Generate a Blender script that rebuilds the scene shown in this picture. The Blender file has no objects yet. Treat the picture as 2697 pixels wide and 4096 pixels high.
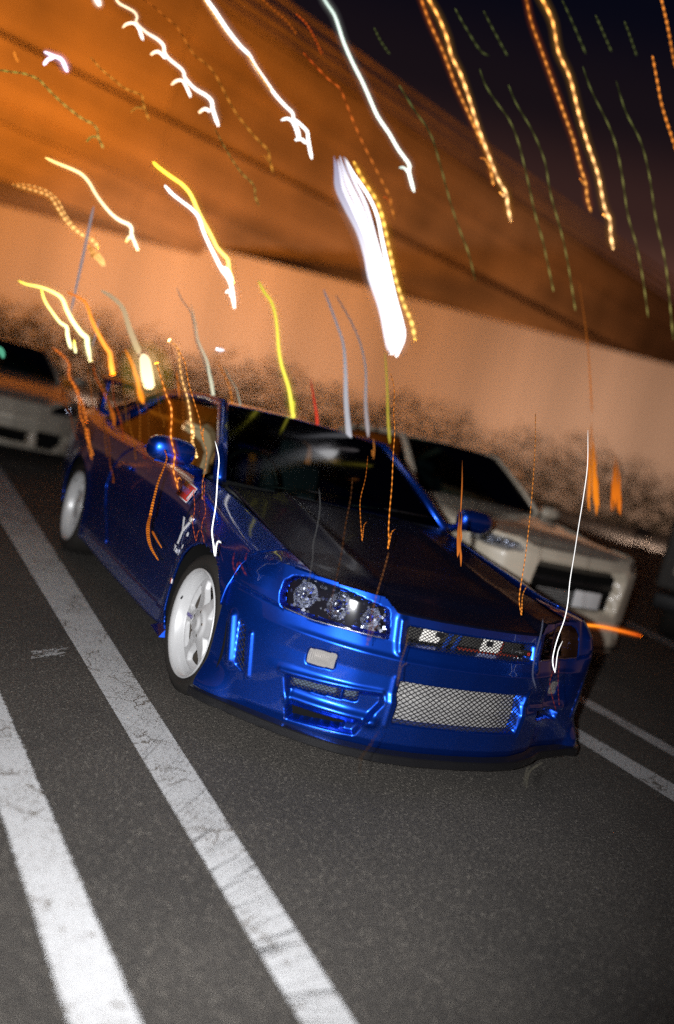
import bpy, bmesh, math, random
import numpy as np
from mathutils import Vector, Matrix

random.seed(7)
rng = np.random.default_rng(7)
S = bpy.context.scene
C = S.collection

# ------------------------------------------------------------------ camera
CAM_POS = (-2.4059, -2.8126, 1.3976)
CAM_R = (0.852022, -0.461882, 0.246423)
CAM_U = (-0.165390, 0.209117, 0.963803)
CAM_F = (0.496694, 0.861937, -0.101782)
cd = bpy.data.cameras.new('camera')
cam = bpy.data.objects.new('camera', cd)
C.objects.link(cam)
cam.matrix_world = Matrix(((CAM_R[0], CAM_U[0], -CAM_F[0], CAM_POS[0]),
                           (CAM_R[1], CAM_U[1], -CAM_F[1], CAM_POS[1]),
                           (CAM_R[2], CAM_U[2], -CAM_F[2], CAM_POS[2]), (0, 0, 0, 1)))
cd.sensor_fit = 'HORIZONTAL'
cd.sensor_width = 36.0
cd.lens = 47.1492
cd.clip_start = 0.05
cd.clip_end = 800
cd.dof.use_dof = True
cd.dof.focus_distance = 3.9
cd.dof.aperture_fstop = 0.95
S.camera = cam

# ------------------------------------------------------------------ night sky with the town's glow low down
W = bpy.data.worlds.new('World'); S.world = W; W.use_nodes = True
wn, wl = W.node_tree.nodes, W.node_tree.links
wn.clear()
sky = wn.new('ShaderNodeTexSky'); sky.sky_type = 'NISHITA'; sky.sun_disc = False
sky.sun_elevation = math.radians(-4.0); sky.sun_rotation = math.radians(200)
tc = wn.new('ShaderNodeTexCoord'); sep = wn.new('ShaderNodeSeparateXYZ')
ramp = wn.new('ShaderNodeValToRGB')
ramp.color_ramp.interpolation = 'EASE'
e = ramp.color_ramp.elements
e[0].position = 0.0; e[0].color = (0.24, 0.105, 0.05, 1)
e[1].position = 1.0; e[1].color = (0.0018, 0.0022, 0.0065, 1)
for p_, c_ in ((0.12, (0.16, 0.066, 0.036, 1)), (0.21, (0.085, 0.034, 0.024, 1)), (0.275, (0.036, 0.0155, 0.0135, 1)), (0.36, (0.0085, 0.0052, 0.0075, 1)), (0.45, (0.0022, 0.0024, 0.0066, 1))):
    k = e.new(p_); k.color = c_
b1 = wn.new('ShaderNodeBackground'); b1.inputs[1].default_value = 0.001
b2 = wn.new('ShaderNodeBackground'); b2.inputs[1].default_value = 1.0
add = wn.new('ShaderNodeAddShader'); out = wn.new('ShaderNodeOutputWorld')
wl.new(tc.outputs['Generated'], sep.inputs[0]); wl.new(sep.outputs['Z'], ramp.inputs[0])
wl.new(ramp.outputs[0], b2.inputs[0]); wl.new(sky.outputs[0], b1.inputs[0])
wl.new(b1.outputs[0], add.inputs[0]); wl.new(b2.outputs[0], add.inputs[1]); wl.new(add.outputs[0], out.inputs[0])

# ------------------------------------------------------------------ the camera's flash
fl = bpy.data.lights.new('camera_flash', 'SPOT')
fl.energy = 1280; fl.color = (0.97, 0.98, 1.0); fl.shadow_soft_size = 0.025
fl.spot_size = math.radians(74); fl.spot_blend = 1.0
flo = bpy.data.objects.new('camera_flash', fl); C.objects.link(flo)
fpos = Vector(CAM_POS) + Vector(CAM_R) * -0.16 + Vector(CAM_U) * 0.03
flo.location = fpos
flo.rotation_euler = (Vector((-0.65, 0.65, 0.38)) - fpos).to_track_quat('-Z', 'Y').to_euler()

vs = S.view_settings
vs.view_transform = 'Standard'; vs.look = 'None'; vs.exposure = 0.0; vs.gamma = 1.0
vs.use_curve_mapping = False
S.cycles.use_denoising = False
S.cycles.max_bounces = 6
S.cycles.sample_clamp_indirect = 1.2
S.cycles.sample_clamp_direct = 6.0
S.cycles.caustics_reflective = False
S.cycles.caustics_refractive = False

# ------------------------------------------------------------------ materials
def M(name):
    m = bpy.data.materials.new(name); m.use_nodes = True
    return m, m.node_tree.nodes, m.node_tree.links, m.node_tree.nodes['Principled BSDF']

def simple(name, col, rough=0.5, metal=0.0, coat=0.0, spec=0.5, noise=0.0, nscale=30.0, bump=0.0, trans=0.0, ior=1.45, alpha=1.0):
    m, n, l, p = M(name)
    p.inputs['Base Color'].default_value = (*col, 1); p.inputs['Roughness'].default_value = rough
    p.inputs['Metallic'].default_value = metal; p.inputs['Coat Weight'].default_value = coat
    p.inputs['Coat Roughness'].default_value = 0.06
    p.inputs['Specular IOR Level'].default_value = spec
    p.inputs['Transmission Weight'].default_value = trans; p.inputs['IOR'].default_value = ior
    if noise or bump:
        t = n.new('ShaderNodeTexCoord'); z = n.new('ShaderNodeTexNoise')
        z.inputs['Scale'].default_value = nscale; z.inputs['Detail'].default_value = 5
        l.new(t.outputs['Object'], z.inputs['Vector'])
        if noise:
            r = n.new('ShaderNodeMix'); r.data_type = 'RGBA'
            r.inputs[6].default_value = (*[c * (1 - noise) for c in col], 1)
            r.inputs[7].default_value = (*[min(1, c * (1 + noise)) for c in col], 1)
            l.new(z.outputs['Fac'], r.inputs[0]); l.new(r.outputs[2], p.inputs['Base Color'])
        if bump:
            b = n.new('ShaderNodeBump'); b.inputs['Strength'].default_value = bump; b.inputs['Distance'].default_value = 0.004
            l.new(z.outputs['Fac'], b.inputs['Height']); l.new(b.outputs[0], p.inputs['Normal'])
    return m

def paint(name, col, metal=0.6, rough=0.36, flake=0.10):
    m, n, l, p = M(name)
    t = n.new('ShaderNodeTexCoord'); v = n.new('ShaderNodeTexVoronoi'); v.inputs['Scale'].default_value = 900
    l.new(t.outputs['Object'], v.inputs['Vector'])
    d = n.new('ShaderNodeTexNoise'); d.inputs['Scale'].default_value = 3.0; d.inputs['Detail'].default_value = 6
    l.new(t.outputs['Object'], d.inputs['Vector'])
    r = n.new('ShaderNodeMix'); r.data_type = 'RGBA'
    r.inputs[6].default_value = (*[c * (1 - flake * 2.5) for c in col], 1); r.inputs[7].default_value = (*[min(1, c * (1 + flake * 3)) for c in col], 1)
    l.new(v.outputs['Color'], r.inputs[0]); l.new(r.outputs[2], p.inputs['Base Color'])
    rr = n.new('ShaderNodeMapRange'); rr.inputs[3].default_value = rough - .05; rr.inputs[4].default_value = rough + .07
    l.new(d.outputs['Fac'], rr.inputs[0]); l.new(rr.outputs[0], p.inputs['Roughness'])
    p.inputs['Metallic'].default_value = metal
    p.inputs['Coat Weight'].default_value = 0.8; p.inputs['Coat Roughness'].default_value = 0.05
    return m

def asphalt():
    m, n, l, p = M('asphalt')
    t = n.new('ShaderNodeTexCoord')
    def noise(s, d=6, r=.6):
        z = n.new('ShaderNodeTexNoise'); z.inputs['Scale'].default_value = s; z.inputs['Detail'].default_value = d; z.inputs['Roughness'].default_value = r
        l.new(t.outputs['Object'], z.inputs['Vector']); return z
    big, mid, fine = noise(0.9), noise(9, 4), noise(85, 6, .9)
    vor = n.new('ShaderNodeTexVoronoi'); vor.inputs['Scale'].default_value = 150
    l.new(t.outputs['Object'], vor.inputs['Vector'])
    c1 = n.new('ShaderNodeValToRGB')
    c1.color_ramp.elements[0].position = .40; c1.color_ramp.elements[0].color = (.010, .0088, .0074, 1)
    c1.color_ramp.elements[1].position = .68; c1.color_ramp.elements[1].color = (.140, .122, .102, 1)
    l.new(fine.outputs['Fac'], c1.inputs[0])
    c2 = n.new('ShaderNodeMix'); c2.data_type = 'RGBA'; c2.blend_type = 'MULTIPLY'; c2.inputs[0].default_value = .75
    mr = n.new('ShaderNodeMapRange'); mr.inputs[1].default_value = .3; mr.inputs[2].default_value = .7; mr.inputs[3].default_value = .42; mr.inputs[4].default_value = 1.25
    l.new(big.outputs['Fac'], mr.inputs[0]); l.new(c1.outputs[0], c2.inputs[6]); l.new(mr.outputs[0], c2.inputs[7])
    # pale chips of stone
    c3 = n.new('ShaderNodeMix'); c3.data_type = 'RGBA'; c3.inputs[7].default_value = (.27, .24, .2, 1)
    gt = n.new('ShaderNodeMath'); gt.operation = 'GREATER_THAN'; gt.inputs[1].default_value = .93
    sp = n.new('ShaderNodeSeparateColor'); l.new(vor.outputs['Color'], sp.inputs[0]); l.new(sp.outputs[0], gt.inputs[0])
    ml = n.new('ShaderNodeMath'); ml.operation = 'MULTIPLY'; ml.inputs[1].default_value = .4; l.new(gt.outputs[0], ml.inputs[0])
    l.new(ml.outputs[0], c3.inputs[0]); l.new(c2.outputs[2], c3.inputs[6]); l.new(c3.outputs[2], p.inputs['Base Color'])
    p.inputs['Roughness'].default_value = .8
    b = n.new('ShaderNodeBump'); b.inputs['Strength'].default_value = 1.0; b.inputs['Distance'].default_value = .006
    ad = n.new('ShaderNodeMath'); ad.operation = 'SUBTRACT'; l.new(fine.outputs['Fac'], ad.inputs[0])
    m2 = n.new('ShaderNodeMath'); m2.operation = 'MULTIPLY'; m2.inputs[1].default_value = .6; l.new(vor.outputs['Distance'], m2.inputs[0])
    l.new(m2.outputs[0], ad.inputs[1]); l.new(ad.outputs[0], b.inputs['Height']); l.new(b.outputs[0], p.inputs['Normal'])
    return m

def road_paint():
    m, n, l, p = M('road_paint')
    t = n.new('ShaderNodeTexCoord')
    def noise(s, d=5, r=.6):
        z = n.new('ShaderNodeTexNoise'); z.inputs['Scale'].default_value = s; z.inputs['Detail'].default_value = d; z.inputs['Roughness'].default_value = r
        l.new(t.outputs['Object'], z.inputs['Vector']); return z
    a, b_, c_ = noise(75, 4, .7), noise(4, 3), noise(150, 2)
    col = n.new('ShaderNodeMix'); col.data_type = 'RGBA'; col.inputs[6].default_value = (.33, .33, .335, 1); col.inputs[7].default_value = (.54, .54, .54, 1)
    l.new(a.outputs['Fac'], col.inputs[0])
    # worn through: small pits and thin cracks showing the asphalt
    cr = n.new('ShaderNodeTexVoronoi'); cr.feature = 'DISTANCE_TO_EDGE'; cr.inputs['Scale'].default_value = 3.6
    wv = n.new('ShaderNodeVectorMath'); wv.operation = 'MULTIPLY_ADD'; wv.inputs[1].default_value = (.12, .12, .12)
    nz = noise(9, 5); l.new(nz.outputs['Color'], wv.inputs[0]); l.new(t.outputs['Object'], wv.inputs[2]); l.new(wv.outputs[0], cr.inputs['Vector'])
    lt = n.new('ShaderNodeMath'); lt.operation = 'LESS_THAN'; lt.inputs[1].default_value = .011; l.new(cr.outputs['Distance'], lt.inputs[0])
    cg = n.new('ShaderNodeMath'); cg.operation = 'GREATER_THAN'; cg.inputs[1].default_value = .49; l.new(b_.outputs['Fac'], cg.inputs[0])
    cm = n.new('ShaderNodeMath'); cm.operation = 'MULTIPLY'; l.new(lt.outputs[0], cm.inputs[0]); l.new(cg.outputs[0], cm.inputs[1])
    s1 = n.new('ShaderNodeMath'); s1.operation = 'MULTIPLY_ADD'; s1.inputs[1].default_value = .35; l.new(b_.outputs['Fac'], s1.inputs[0]); l.new(c_.outputs['Fac'], s1.inputs[2])
    pit = n.new('ShaderNodeMapRange'); pit.inputs[1].default_value = .75; pit.inputs[2].default_value = .80; l.new(s1.outputs[0], pit.inputs[0])
    mx = n.new('ShaderNodeMath'); mx.operation = 'MAXIMUM'; l.new(cm.outputs[0], mx.inputs[0]); l.new(pit.outputs[0], mx.inputs[1])
    fin = n.new('ShaderNodeMix'); fin.data_type = 'RGBA'; fin.inputs[7].default_value = (.12, .105, .09, 1)
    l.new(mx.outputs[0], fin.inputs[0]); l.new(col.outputs[2], fin.inputs[6]); l.new(fin.outputs[2], p.inputs['Base Color'])
    p.inputs['Roughness'].default_value = .75
    b = n.new('ShaderNodeBump'); b.inputs['Strength'].default_value = .6; b.inputs['Distance'].default_value = .004
    l.new(c_.outputs['Fac'], b.inputs['Height']); l.new(b.outputs[0], p.inputs['Normal'])
    return m

def concrete(name, col, streak=.35, along=(0.03, 0.03, 1.4)):
    m, n, l, p = M(name)
    t = n.new('ShaderNodeTexCoord'); mp = n.new('ShaderNodeMapping'); mp.inputs['Scale'].default_value = along
    l.new(t.outputs['Object'], mp.inputs[0])
    z = n.new('ShaderNodeTexNoise'); z.inputs['Scale'].default_value = 1; z.inputs['Detail'].default_value = 5; l.new(mp.outputs[0], z.inputs['Vector'])
    z2 = n.new('ShaderNodeTexNoise'); z2.inputs['Scale'].default_value = .35; z2.inputs['Detail'].default_value = 4; l.new(t.outputs['Object'], z2.inputs['Vector'])
    a = n.new('ShaderNodeMath'); a.operation = 'ADD'; l.new(z.outputs['Fac'], a.inputs[0]); l.new(z2.outputs['Fac'], a.inputs[1])
    r = n.new('ShaderNodeMapRange'); r.inputs[1].default_value = .65; r.inputs[2].default_value = 1.35; l.new(a.outputs[0], r.inputs[0])
    x = n.new('ShaderNodeMix'); x.data_type = 'RGBA'
    x.inputs[6].default_value = (*[c * (1 - streak) for c in col], 1); x.inputs[7].default_value = (*[c * (1 + streak) for c in col], 1)
    l.new(r.outputs[0], x.inputs[0]); l.new(x.outputs[2], p.inputs['Base Color']); p.inputs['Roughness'].default_value = .85
    return m

def emit(name, col, st):
    m, n, l, p = M(name)
    p.inputs['Base Color'].default_value = (*col, 1)
    p.inputs['Emission Color'].default_value = (*col, 1); p.inputs['Emission Strength'].default_value = st
    return m

def trail_glow():
    m, n, l, p = M('trail_glow')
    n.remove(p)
    a = n.new('ShaderNodeAttribute'); a.attribute_name = 'glow'
    em = n.new('ShaderNodeEmission'); l.new(a.outputs['Color'], em.inputs[0]); em.inputs[1].default_value = 1.0
    l.new(em.outputs[0], n['Material Output'].inputs[0])
    m.cycles.emission_sampling = 'NONE'
    return m

BLUE = paint('blue_metallic_paint', (.0035, .047, .38), metal=.90, rough=.32)
DARKHOOD = simple('dark_carbon_bonnet', (.002, .0025, .008), .36, 0, .05, .14, noise=.3, nscale=60)
WHITE = paint('white_car_paint', (.58, .51, .40), metal=.0, rough=.4, flake=.02)
SILVER = paint('silver_car_paint', (.42, .38, .31), metal=.35, rough=.42, flake=.05)
BLACK = simple('black_trim', (.008, .008, .009), .45, 0, 0, .4)
GLOSSBLACK = simple('gloss_black_lip', (.006, .006, .007), .30, 0, .3)
VOID = simple('black_recess', (.004, .004, .004), .9, 0, 0, .1)  # near-black backing that puts the shade of openings into the colour
RUBBER = simple('tyre_rubber', (.018, .016, .014), .75, 0, 0, .3, bump=.4, nscale=120)
RIM = simple('white_wheel_paint', (.47, .47, .47), .38, .15, .4, noise=.06, nscale=14)
STEEL = simple('brake_steel', (.22, .19, .16), .45, .8, noise=.2, nscale=40)
DULL = simple('dull_barrel', (.06, .05, .04), .6, .3)
ALU = simple('alloy_core', (.40, .39, .375), .5, .35, noise=.35, nscale=90, bump=.8)
ALUTUBE = simple('alloy_tube', (.55, .54, .525), .34, .55)
WIRE = simple('black_wire', (.012, .012, .014), .5, .2)
CHROME = simple('chrome', (.86, .87, .9), .2, 1.0)
LAMPDARK = simple('lamp_housing', (.004, .004, .008), .6, .0, .0, .12)
GLASSDARK = simple('tinted_glass', (.012, .02, .022), .05, 0, 0, .6, trans=.0)
LENS = simple('clear_lens', (.97, .97, 1.0), .02, 0, 0, .5, trans=1.0, ior=1.06)
RIBLENS = simple('ribbed_lens', (.66, .62, .56), .16, .1, .5)
RED = simple('red_sticker', (.42, .03, .022), .45)
STICKERWHITE = simple('white_sticker', (.72, .73, .76), .45)
PURPLE = simple('purple_print', (.10, .08, .25), .5)
SEAT = simple('seat_fabric', (.03, .04, .05), .8, noise=.3)
PLATE = simple('white_plate', (.72, .72, .72), .4)
PLATEGREEN = simple('green_characters', (.03, .14, .08), .5)
AMBER = simple('amber_lens', (.75, .26, .02), .2)
BRASS = simple('grey_duct_metal', (.10, .095, .085), .5, .5)
CARDWHITE = simple('white_support_metal', (.75, .72, .66), .5)
BLUEDARK = simple('blue_brace', (.01, .05, .3), .4, .4)
DUCTGREY = simple('duct_core', (.05, .075, .11), .5, .2)
REDBRACE = simple('red_frame', (.2, .02, .012), .5)
GLOW = trail_glow()
ASPH = asphalt(); RPAINT = road_paint()

# ------------------------------------------------------------------ object helpers
def link(name, me, parent=None, label=None, cat=None, group=None, kind=None):
    o = bpy.data.objects.new(name, me); C.objects.link(o)
    if parent is not None: o.parent = parent
    if label: o['label'] = label
    if cat: o['category'] = cat
    if group: o['group'] = group
    if kind: o['kind'] = kind
    return o

def thing(name, label, cat, loc=(0, 0, 0), group=None, rot=(0, 0, 0)):
    o = bpy.data.objects.new(name, None); C.objects.link(o)
    o.empty_display_size = .1; o.location = loc; o.rotation_euler = rot
    o['label'] = label; o['category'] = cat
    if group: o['group'] = group
    return o

def mesh(name, V, F, mat, smooth=True):
    me = bpy.data.meshes.new(name)
    me.from_pydata([tuple(map(float, v)) for v in V], [], [tuple(map(int, f)) for f in F])
    me.materials.append(mat)
    if smooth: me.polygons.foreach_set('use_smooth', [True] * len(me.polygons))
    me.update()
    return me

class MB:
    def __init__(s): s.v = []; s.f = []
    def add(s, V, F):
        k = len(s.v); s.v += [tuple(map(float, v)) for v in V]; s.f += [tuple(int(i) + k for i in f) for f in F]; return s
    def box(s, a, b):
        (x0, y0, z0), (x1, y1, z1) = a, b
        V = [(x0, y0, z0), (x1, y0, z0), (x1, y1, z0), (x0, y1, z0), (x0, y0, z1), (x1, y0, z1), (x1, y1, z1), (x0, y1, z1)]
        return s.add(V, [(0, 3, 2, 1), (4, 5, 6, 7), (0, 1, 5, 4), (1, 2, 6, 5), (2, 3, 7, 6), (3, 0, 4, 7)])
    def tube(s, P, r, n=8, cap=True):
        P = [Vector(p) for p in P]; m = len(P)
        R = r if hasattr(r, '__len__') else [r] * m
        up = None; V = []
        for i, p in enumerate(P):
            t = (P[min(i + 1, m - 1)] - P[max(i - 1, 0)])
            t = t.normalized() if t.length > 1e-9 else Vector((0, 0, 1))
            if up is None:
                up = t.orthogonal().normalized()
            up = (up - t * up.dot(t))
            up = up.normalized() if up.length > 1e-6 else t.orthogonal().normalized()
            w = t.cross(up)
            for k in range(n):
                a = 2 * math.pi * k / n
                V.append(p + (up * math.cos(a) + w * math.sin(a)) * R[i])
        F = [(i * n + k, i * n + (k + 1) % n, (i + 1) * n + (k + 1) % n, (i + 1) * n + k) for i in range(m - 1) for k in range(n)]
        if cap: F += [tuple(range(n))[::-1], tuple((m - 1) * n + k for k in range(n))]
        return s.add(V, F)
    def lathe(s, prof, axis='x', n=32, origin=(0, 0, 0)):
        # prof: (offset along axis, radius)
        V = []; ox, oy, oz = origin
        for (h, r) in prof:
            for k in range(n):
                a = 2 * math.pi * k / n
                c, d = r * math.cos(a), r * math.sin(a)
                V.append((ox + h, oy + c, oz + d) if axis == 'x' else (ox + c, oy + h, oz + d) if axis == 'y' else (ox + c, oy + d, oz + h))
        m = len(prof)
        F = [(i * n + k, (i + 1) * n + k, (i + 1) * n + (k + 1) % n, i * n + (k + 1) % n) for i in range(m - 1) for k in range(n)]
        return s.add(V, F)
    def grid(s, A, flip=False):
        A = np.asarray(A); a, b = A.shape[:2]
        F = [(i * b + j, (i + 1) * b + j, (i + 1) * b + j + 1, i * b + j + 1) for i in range(a - 1) for j in range(b - 1)]
        if flip: F = [f[::-1] for f in F]
        return s.add(A.reshape(-1, 3), F)
    def build(s, name, mat, parent=None, smooth=True, bevel=0, solid=0, **kw):
        o = link(name, mesh(name, s.v, s.f, mat, smooth), parent, **kw)
        if solid:
            md = o.modifiers.new('thick', 'SOLIDIFY'); md.thickness = solid; md.offset = -1
        if bevel:
            md = o.modifiers.new('bevel', 'BEVEL'); md.width = bevel; md.segments = 2; md.limit_method = 'ANGLE'
        return o

def gsmooth(A, sig, axis):
    if sig <= 0: return A
    r = int(3 * sig) + 1
    k = np.exp(-.5 * (np.arange(-r, r + 1) / sig) ** 2); k /= k.sum()
    pad = [(0, 0)] * A.ndim; pad[axis] = (r, r)
    B = np.pad(A, pad, mode='reflect', reflect_type='odd')
    return np.apply_along_axis(lambda v: np.convolve(v, k, 'valid'), axis, B)

def sdpoly(X, Y, poly):
    P = np.asarray(poly, float); n = len(P)
    d = np.full(X.shape, 1e9); inside = np.zeros(X.shape, bool)
    for i in range(n):
        a, b = P[i], P[(i + 1) % n]
        ex, ey = b - a; wx, wy = X - a[0], Y - a[1]
        t = np.clip((wx * ex + wy * ey) / (ex * ex + ey * ey + 1e-12), 0, 1)
        d = np.minimum(d, np.hypot(wx - ex * t, wy - ey * t))
        c = ((a[1] > Y) != (b[1] > Y)) & (X < (b[0] - a[0]) * (Y - a[1]) / (b[1] - a[1] + 1e-12) + a[0])
        inside ^= c
    return np.where(inside, -d, d)

def shrink(poly, r):
    P = np.asarray(poly, float); c = P.mean(0)
    out = []
    n = len(P)
    area = sum(P[i][0] * P[(i + 1) % n][1] - P[(i + 1) % n][0] * P[i][1] for i in range(n))
    sg = 1 if area > 0 else -1
    for i in range(n):
        p0, p1, p2 = P[i - 1], P[i], P[(i + 1) % n]
        a = (p1 - p0) / np.linalg.norm(p1 - p0); b = (p2 - p1) / np.linalg.norm(p2 - p1)
        na = np.array([-a[1], a[0]]) * sg; nb = np.array([-b[1], b[0]]) * sg
        m = na + nb; m /= max(np.linalg.norm(m), 1e-6)
        out.append(p1 + m * r / max(.35, m @ na))
    return np.array(out)

def sdround(X, Y, poly, r):
    return sdpoly(X, Y, shrink(poly, r)) - r

def sstep(t):
    t = np.clip(t, 0, 1); return t * t * (3 - 2 * t)

# ------------------------------------------------------------------ a car's nose: a height field round the plan curve
class Nose:
    def __init__(s, px, py, yoff, ds=.006, dz=.006, z0=.155, z1=.77, wide=None):
        px, py = np.asarray(px, float), np.asarray(py, float)
        xs = np.linspace(0, px[-1], 600)
        ys = gsmooth(np.interp(xs, px, py), 14, 0)
        ys = np.interp(xs, xs, ys)
        xx = np.r_[-xs[::-1][:-1], xs]; yy = np.r_[ys[::-1][:-1], ys]
        if wide:
            k = sstep((xx - .58) / .32); xx = xx + wide[0] * k; yy = yy - wide[1] * k
        ln = np.r_[0, np.cumsum(np.hypot(np.diff(xx), np.diff(yy)))]
        ln -= ln[-1] / 2
        s.tx, s.ty, s.tl = xx, yy, ln
        s.S = ln[-1]; s.yoff = yoff
        s.s = np.linspace(-s.S, s.S, int(2 * s.S / ds)); s.z = np.arange(z0, z1 + dz / 2, dz)
        s.SS, s.ZZ = np.meshgrid(s.s, s.z, indexing='ij')
        s.disp = np.zeros_like(s.SS); s.hole = np.zeros_like(s.SS, bool); s.holes = {}
    def x2s(s, x): return np.interp(x, s.tx, s.tl)
    def poly(s, pts): return [(float(s.x2s(x)), z) for x, z in pts]
    def frame(s, S_):
        x = np.interp(S_, s.tl, s.tx); y = np.interp(S_, s.tl, s.ty)
        e_ = .004
        dx = np.interp(S_ + e_, s.tl, s.tx) - np.interp(S_ - e_, s.tl, s.tx); dy = np.interp(S_ + e_, s.tl, s.ty) - np.interp(S_ - e_, s.tl, s.ty)
        L = np.hypot(dx, dy) + 1e-9
        return x, y, dy / L, -dx / L           # outward normal (nx, ny)
    def at(s, S_, Z_, inward=0.0):
        S_, Z_ = np.asarray(S_, float), np.asarray(Z_, float)
        x, y, nx, ny = s.frame(S_)
        y = y + s.yoff(Z_, np.abs(x))
        return np.stack([x - nx * inward, y - ny * inward, Z_ + 0 * x], -1)
    def recess(s, name, pts, depth, r=.012, w=.009, cut=True, mirror=True):
        s.holes[name] = []
        for sg in ((-1, 1) if mirror else (1,)):
            P = [(sg * x * (-1 if mirror else 1), z) for x, z in pts] if mirror else pts
            if mirror and sg == -1: P = pts
            elif mirror: P = [(-x, z) for x, z in pts]
            Q = s.poly(P); sd = sdround(s.SS, s.ZZ, Q, r)
            s.disp = np.maximum(s.disp, depth * sstep(-sd / w)) if depth > 0 else s.disp + depth * sstep(-sd / w)
            if cut: s.hole |= sd < -w * .99
            s.holes[name].append((Q, r, sd))
    def surface(s, region=None):
        P = s.at(s.SS, s.ZZ, s.disp)
        ok = ~s.hole
        n, m = s.SS.shape
        keep = (ok[:-1, :-1] | ok[1:, :-1] | ok[:-1, 1:] | ok[1:, 1:])
        if region is not None:
            cs, cz = (s.SS[:-1, :-1] + s.SS[1:, 1:]) / 2, (s.ZZ[:-1, :-1] + s.ZZ[1:, 1:]) / 2
            keep &= region(cs, cz)
        return s.extract(P, keep)
    def extract(s, P, keep):
        n, m = s.SS.shape
        I, J = np.nonzero(keep)
        F = np.stack([I * m + J, (I + 1) * m + J, (I + 1) * m + J + 1, I * m + J + 1], 1)
        u, inv = np.unique(F, return_inverse=True)
        return P.reshape(-1, 3)[u], inv.reshape(F.shape)
    def patch(s, name, inward, grow=0.0, which=None, bulge=0.0):
        out = []
        for i, (Q, r, sd) in enumerate(s.holes[name]):
            if which is not None and i != which: continue
            D = inward - bulge * sstep(-sd / .05)
            P = s.at(s.SS, s.ZZ, D)
            c = (sd[:-1, :-1] + sd[1:, 1:]) / 2
            out.append(s.extract(P, c < grow))
        return out
    def wires(s, name, which, inward, pitch, r, ang=1.0, n=4, slope=.55):
        Q, rr, _ = s.holes[name][which]
        Q = np.array(Q); lo, hi = Q.min(0), Q.max(0)
        mb = MB()
        for sg in (1, -1):
            k0 = lo[0] - (hi[1] - lo[1]) / slope
            for c in np.arange(k0, hi[0] + (hi[1] - lo[1]) / slope, pitch):
                t = np.linspace(0, 1, 40)
                zz = lo[1] + (hi[1] - lo[1]) * t if sg == 1 else hi[1] - (hi[1] - lo[1]) * t
                ss = c + np.abs(zz - zz[0]) / slope
                ins = sdround(ss, zz, Q, rr) < .002
                idx = np.nonzero(ins)[0]
                if len(idx) < 2: continue
                a, b = idx[0], idx[-1]
                sel = np.linspace(a, b, 5).round().astype(int)
                P = s.at(ss[sel], zz[sel], inward + .001 * sg)
                mb.tube(P, r, n, cap=False)
        return mb

def add_parts(mats):
    pass

# ------------------------------------------------------------------ a car's flank: lofted stations with wheel arches cut out
def flank(stations, y0, y1, side, arches, parts, mat, parent, dy=.012, nv=64, flare=.028, sigy=7, sigv=1.3, solid=.012, widen=0.0):
    ys = np.arange(y0, y1 + dy / 2, dy)
    Y = np.array([s_[0] for s_ in stations]); P = np.array([s_[1] for s_ in stations], float)   # (ns, k, 2)
    k = P.shape[1]
    A = np.zeros((len(ys), k, 2))
    for i in range(k):
        for c in (0, 1): A[:, i, c] = np.interp(ys, Y, P[:, i, c])
    A = gsmooth(A, sigy, 0)
    seg = np.r_[0, np.cumsum(np.hypot(*np.diff(A.mean(0), axis=0).T))]; t = np.linspace(0, seg[-1], nv)
    B = np.zeros((len(ys), nv, 2))
    for i in range(len(ys)):
        for c in (0, 1): B[i, :, c] = np.interp(t, seg, A[i, :, c])
    B = gsmooth(B, sigv, 1)
    X, Z = B[..., 0].copy(), B[..., 1].copy(); YY = np.repeat(ys[:, None], nv, 1)
    kill = np.zeros(X.shape, bool)
    for (yc, zc, r) in arches:
        d = np.hypot(YY - yc, Z - zc)
        X += flare * np.exp(-np.clip((d - r) / .055, 0, 9) ** 2) * (Z < zc + r + .12)
        kill |= d < r
    for (yc, zc, r) in arches:
        d = np.hypot(YY - yc, Z - zc)
        near = (d < r) & (d > r - .03)
        f = np.where(near, r / np.maximum(d, 1e-6), 1)
        YY = np.where(near, yc + (YY - yc) * f, YY); Z = np.where(near, zc + (Z - zc) * f, Z)
    if widen: X = X + widen * np.exp(-np.clip((YY - .5) / .55, 0, 9) ** 2)
    V = np.stack([side * X, YY, Z], -1)
    keep = ~(kill[:-1, :-1] & kill[1:, :-1] & kill[:-1, 1:] & kill[1:, 1:])
    cy = (YY[:-1, :-1] + YY[1:, 1:]) / 2; cz = (Z[:-1, :-1] + Z[1:, 1:]) / 2
    m = nv; res = {}
    for nm, fn in parts:
        kk = keep & fn(cy, cz)
        keep = keep & ~fn(cy, cz)
        I, J = np.nonzero(kk)
        F = np.stack([I * m + J, (I + 1) * m + J, (I + 1) * m + J + 1, I * m + J + 1], 1)
        if side < 0: F = F[:, ::-1]
        u, inv = np.unique(F, return_inverse=True)
        mb = MB().add(V.reshape(-1, 3)[u], inv.reshape(F.shape))
        res[nm] = mb.build(nm, mat, parent, solid=solid)
    return res, V

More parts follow.
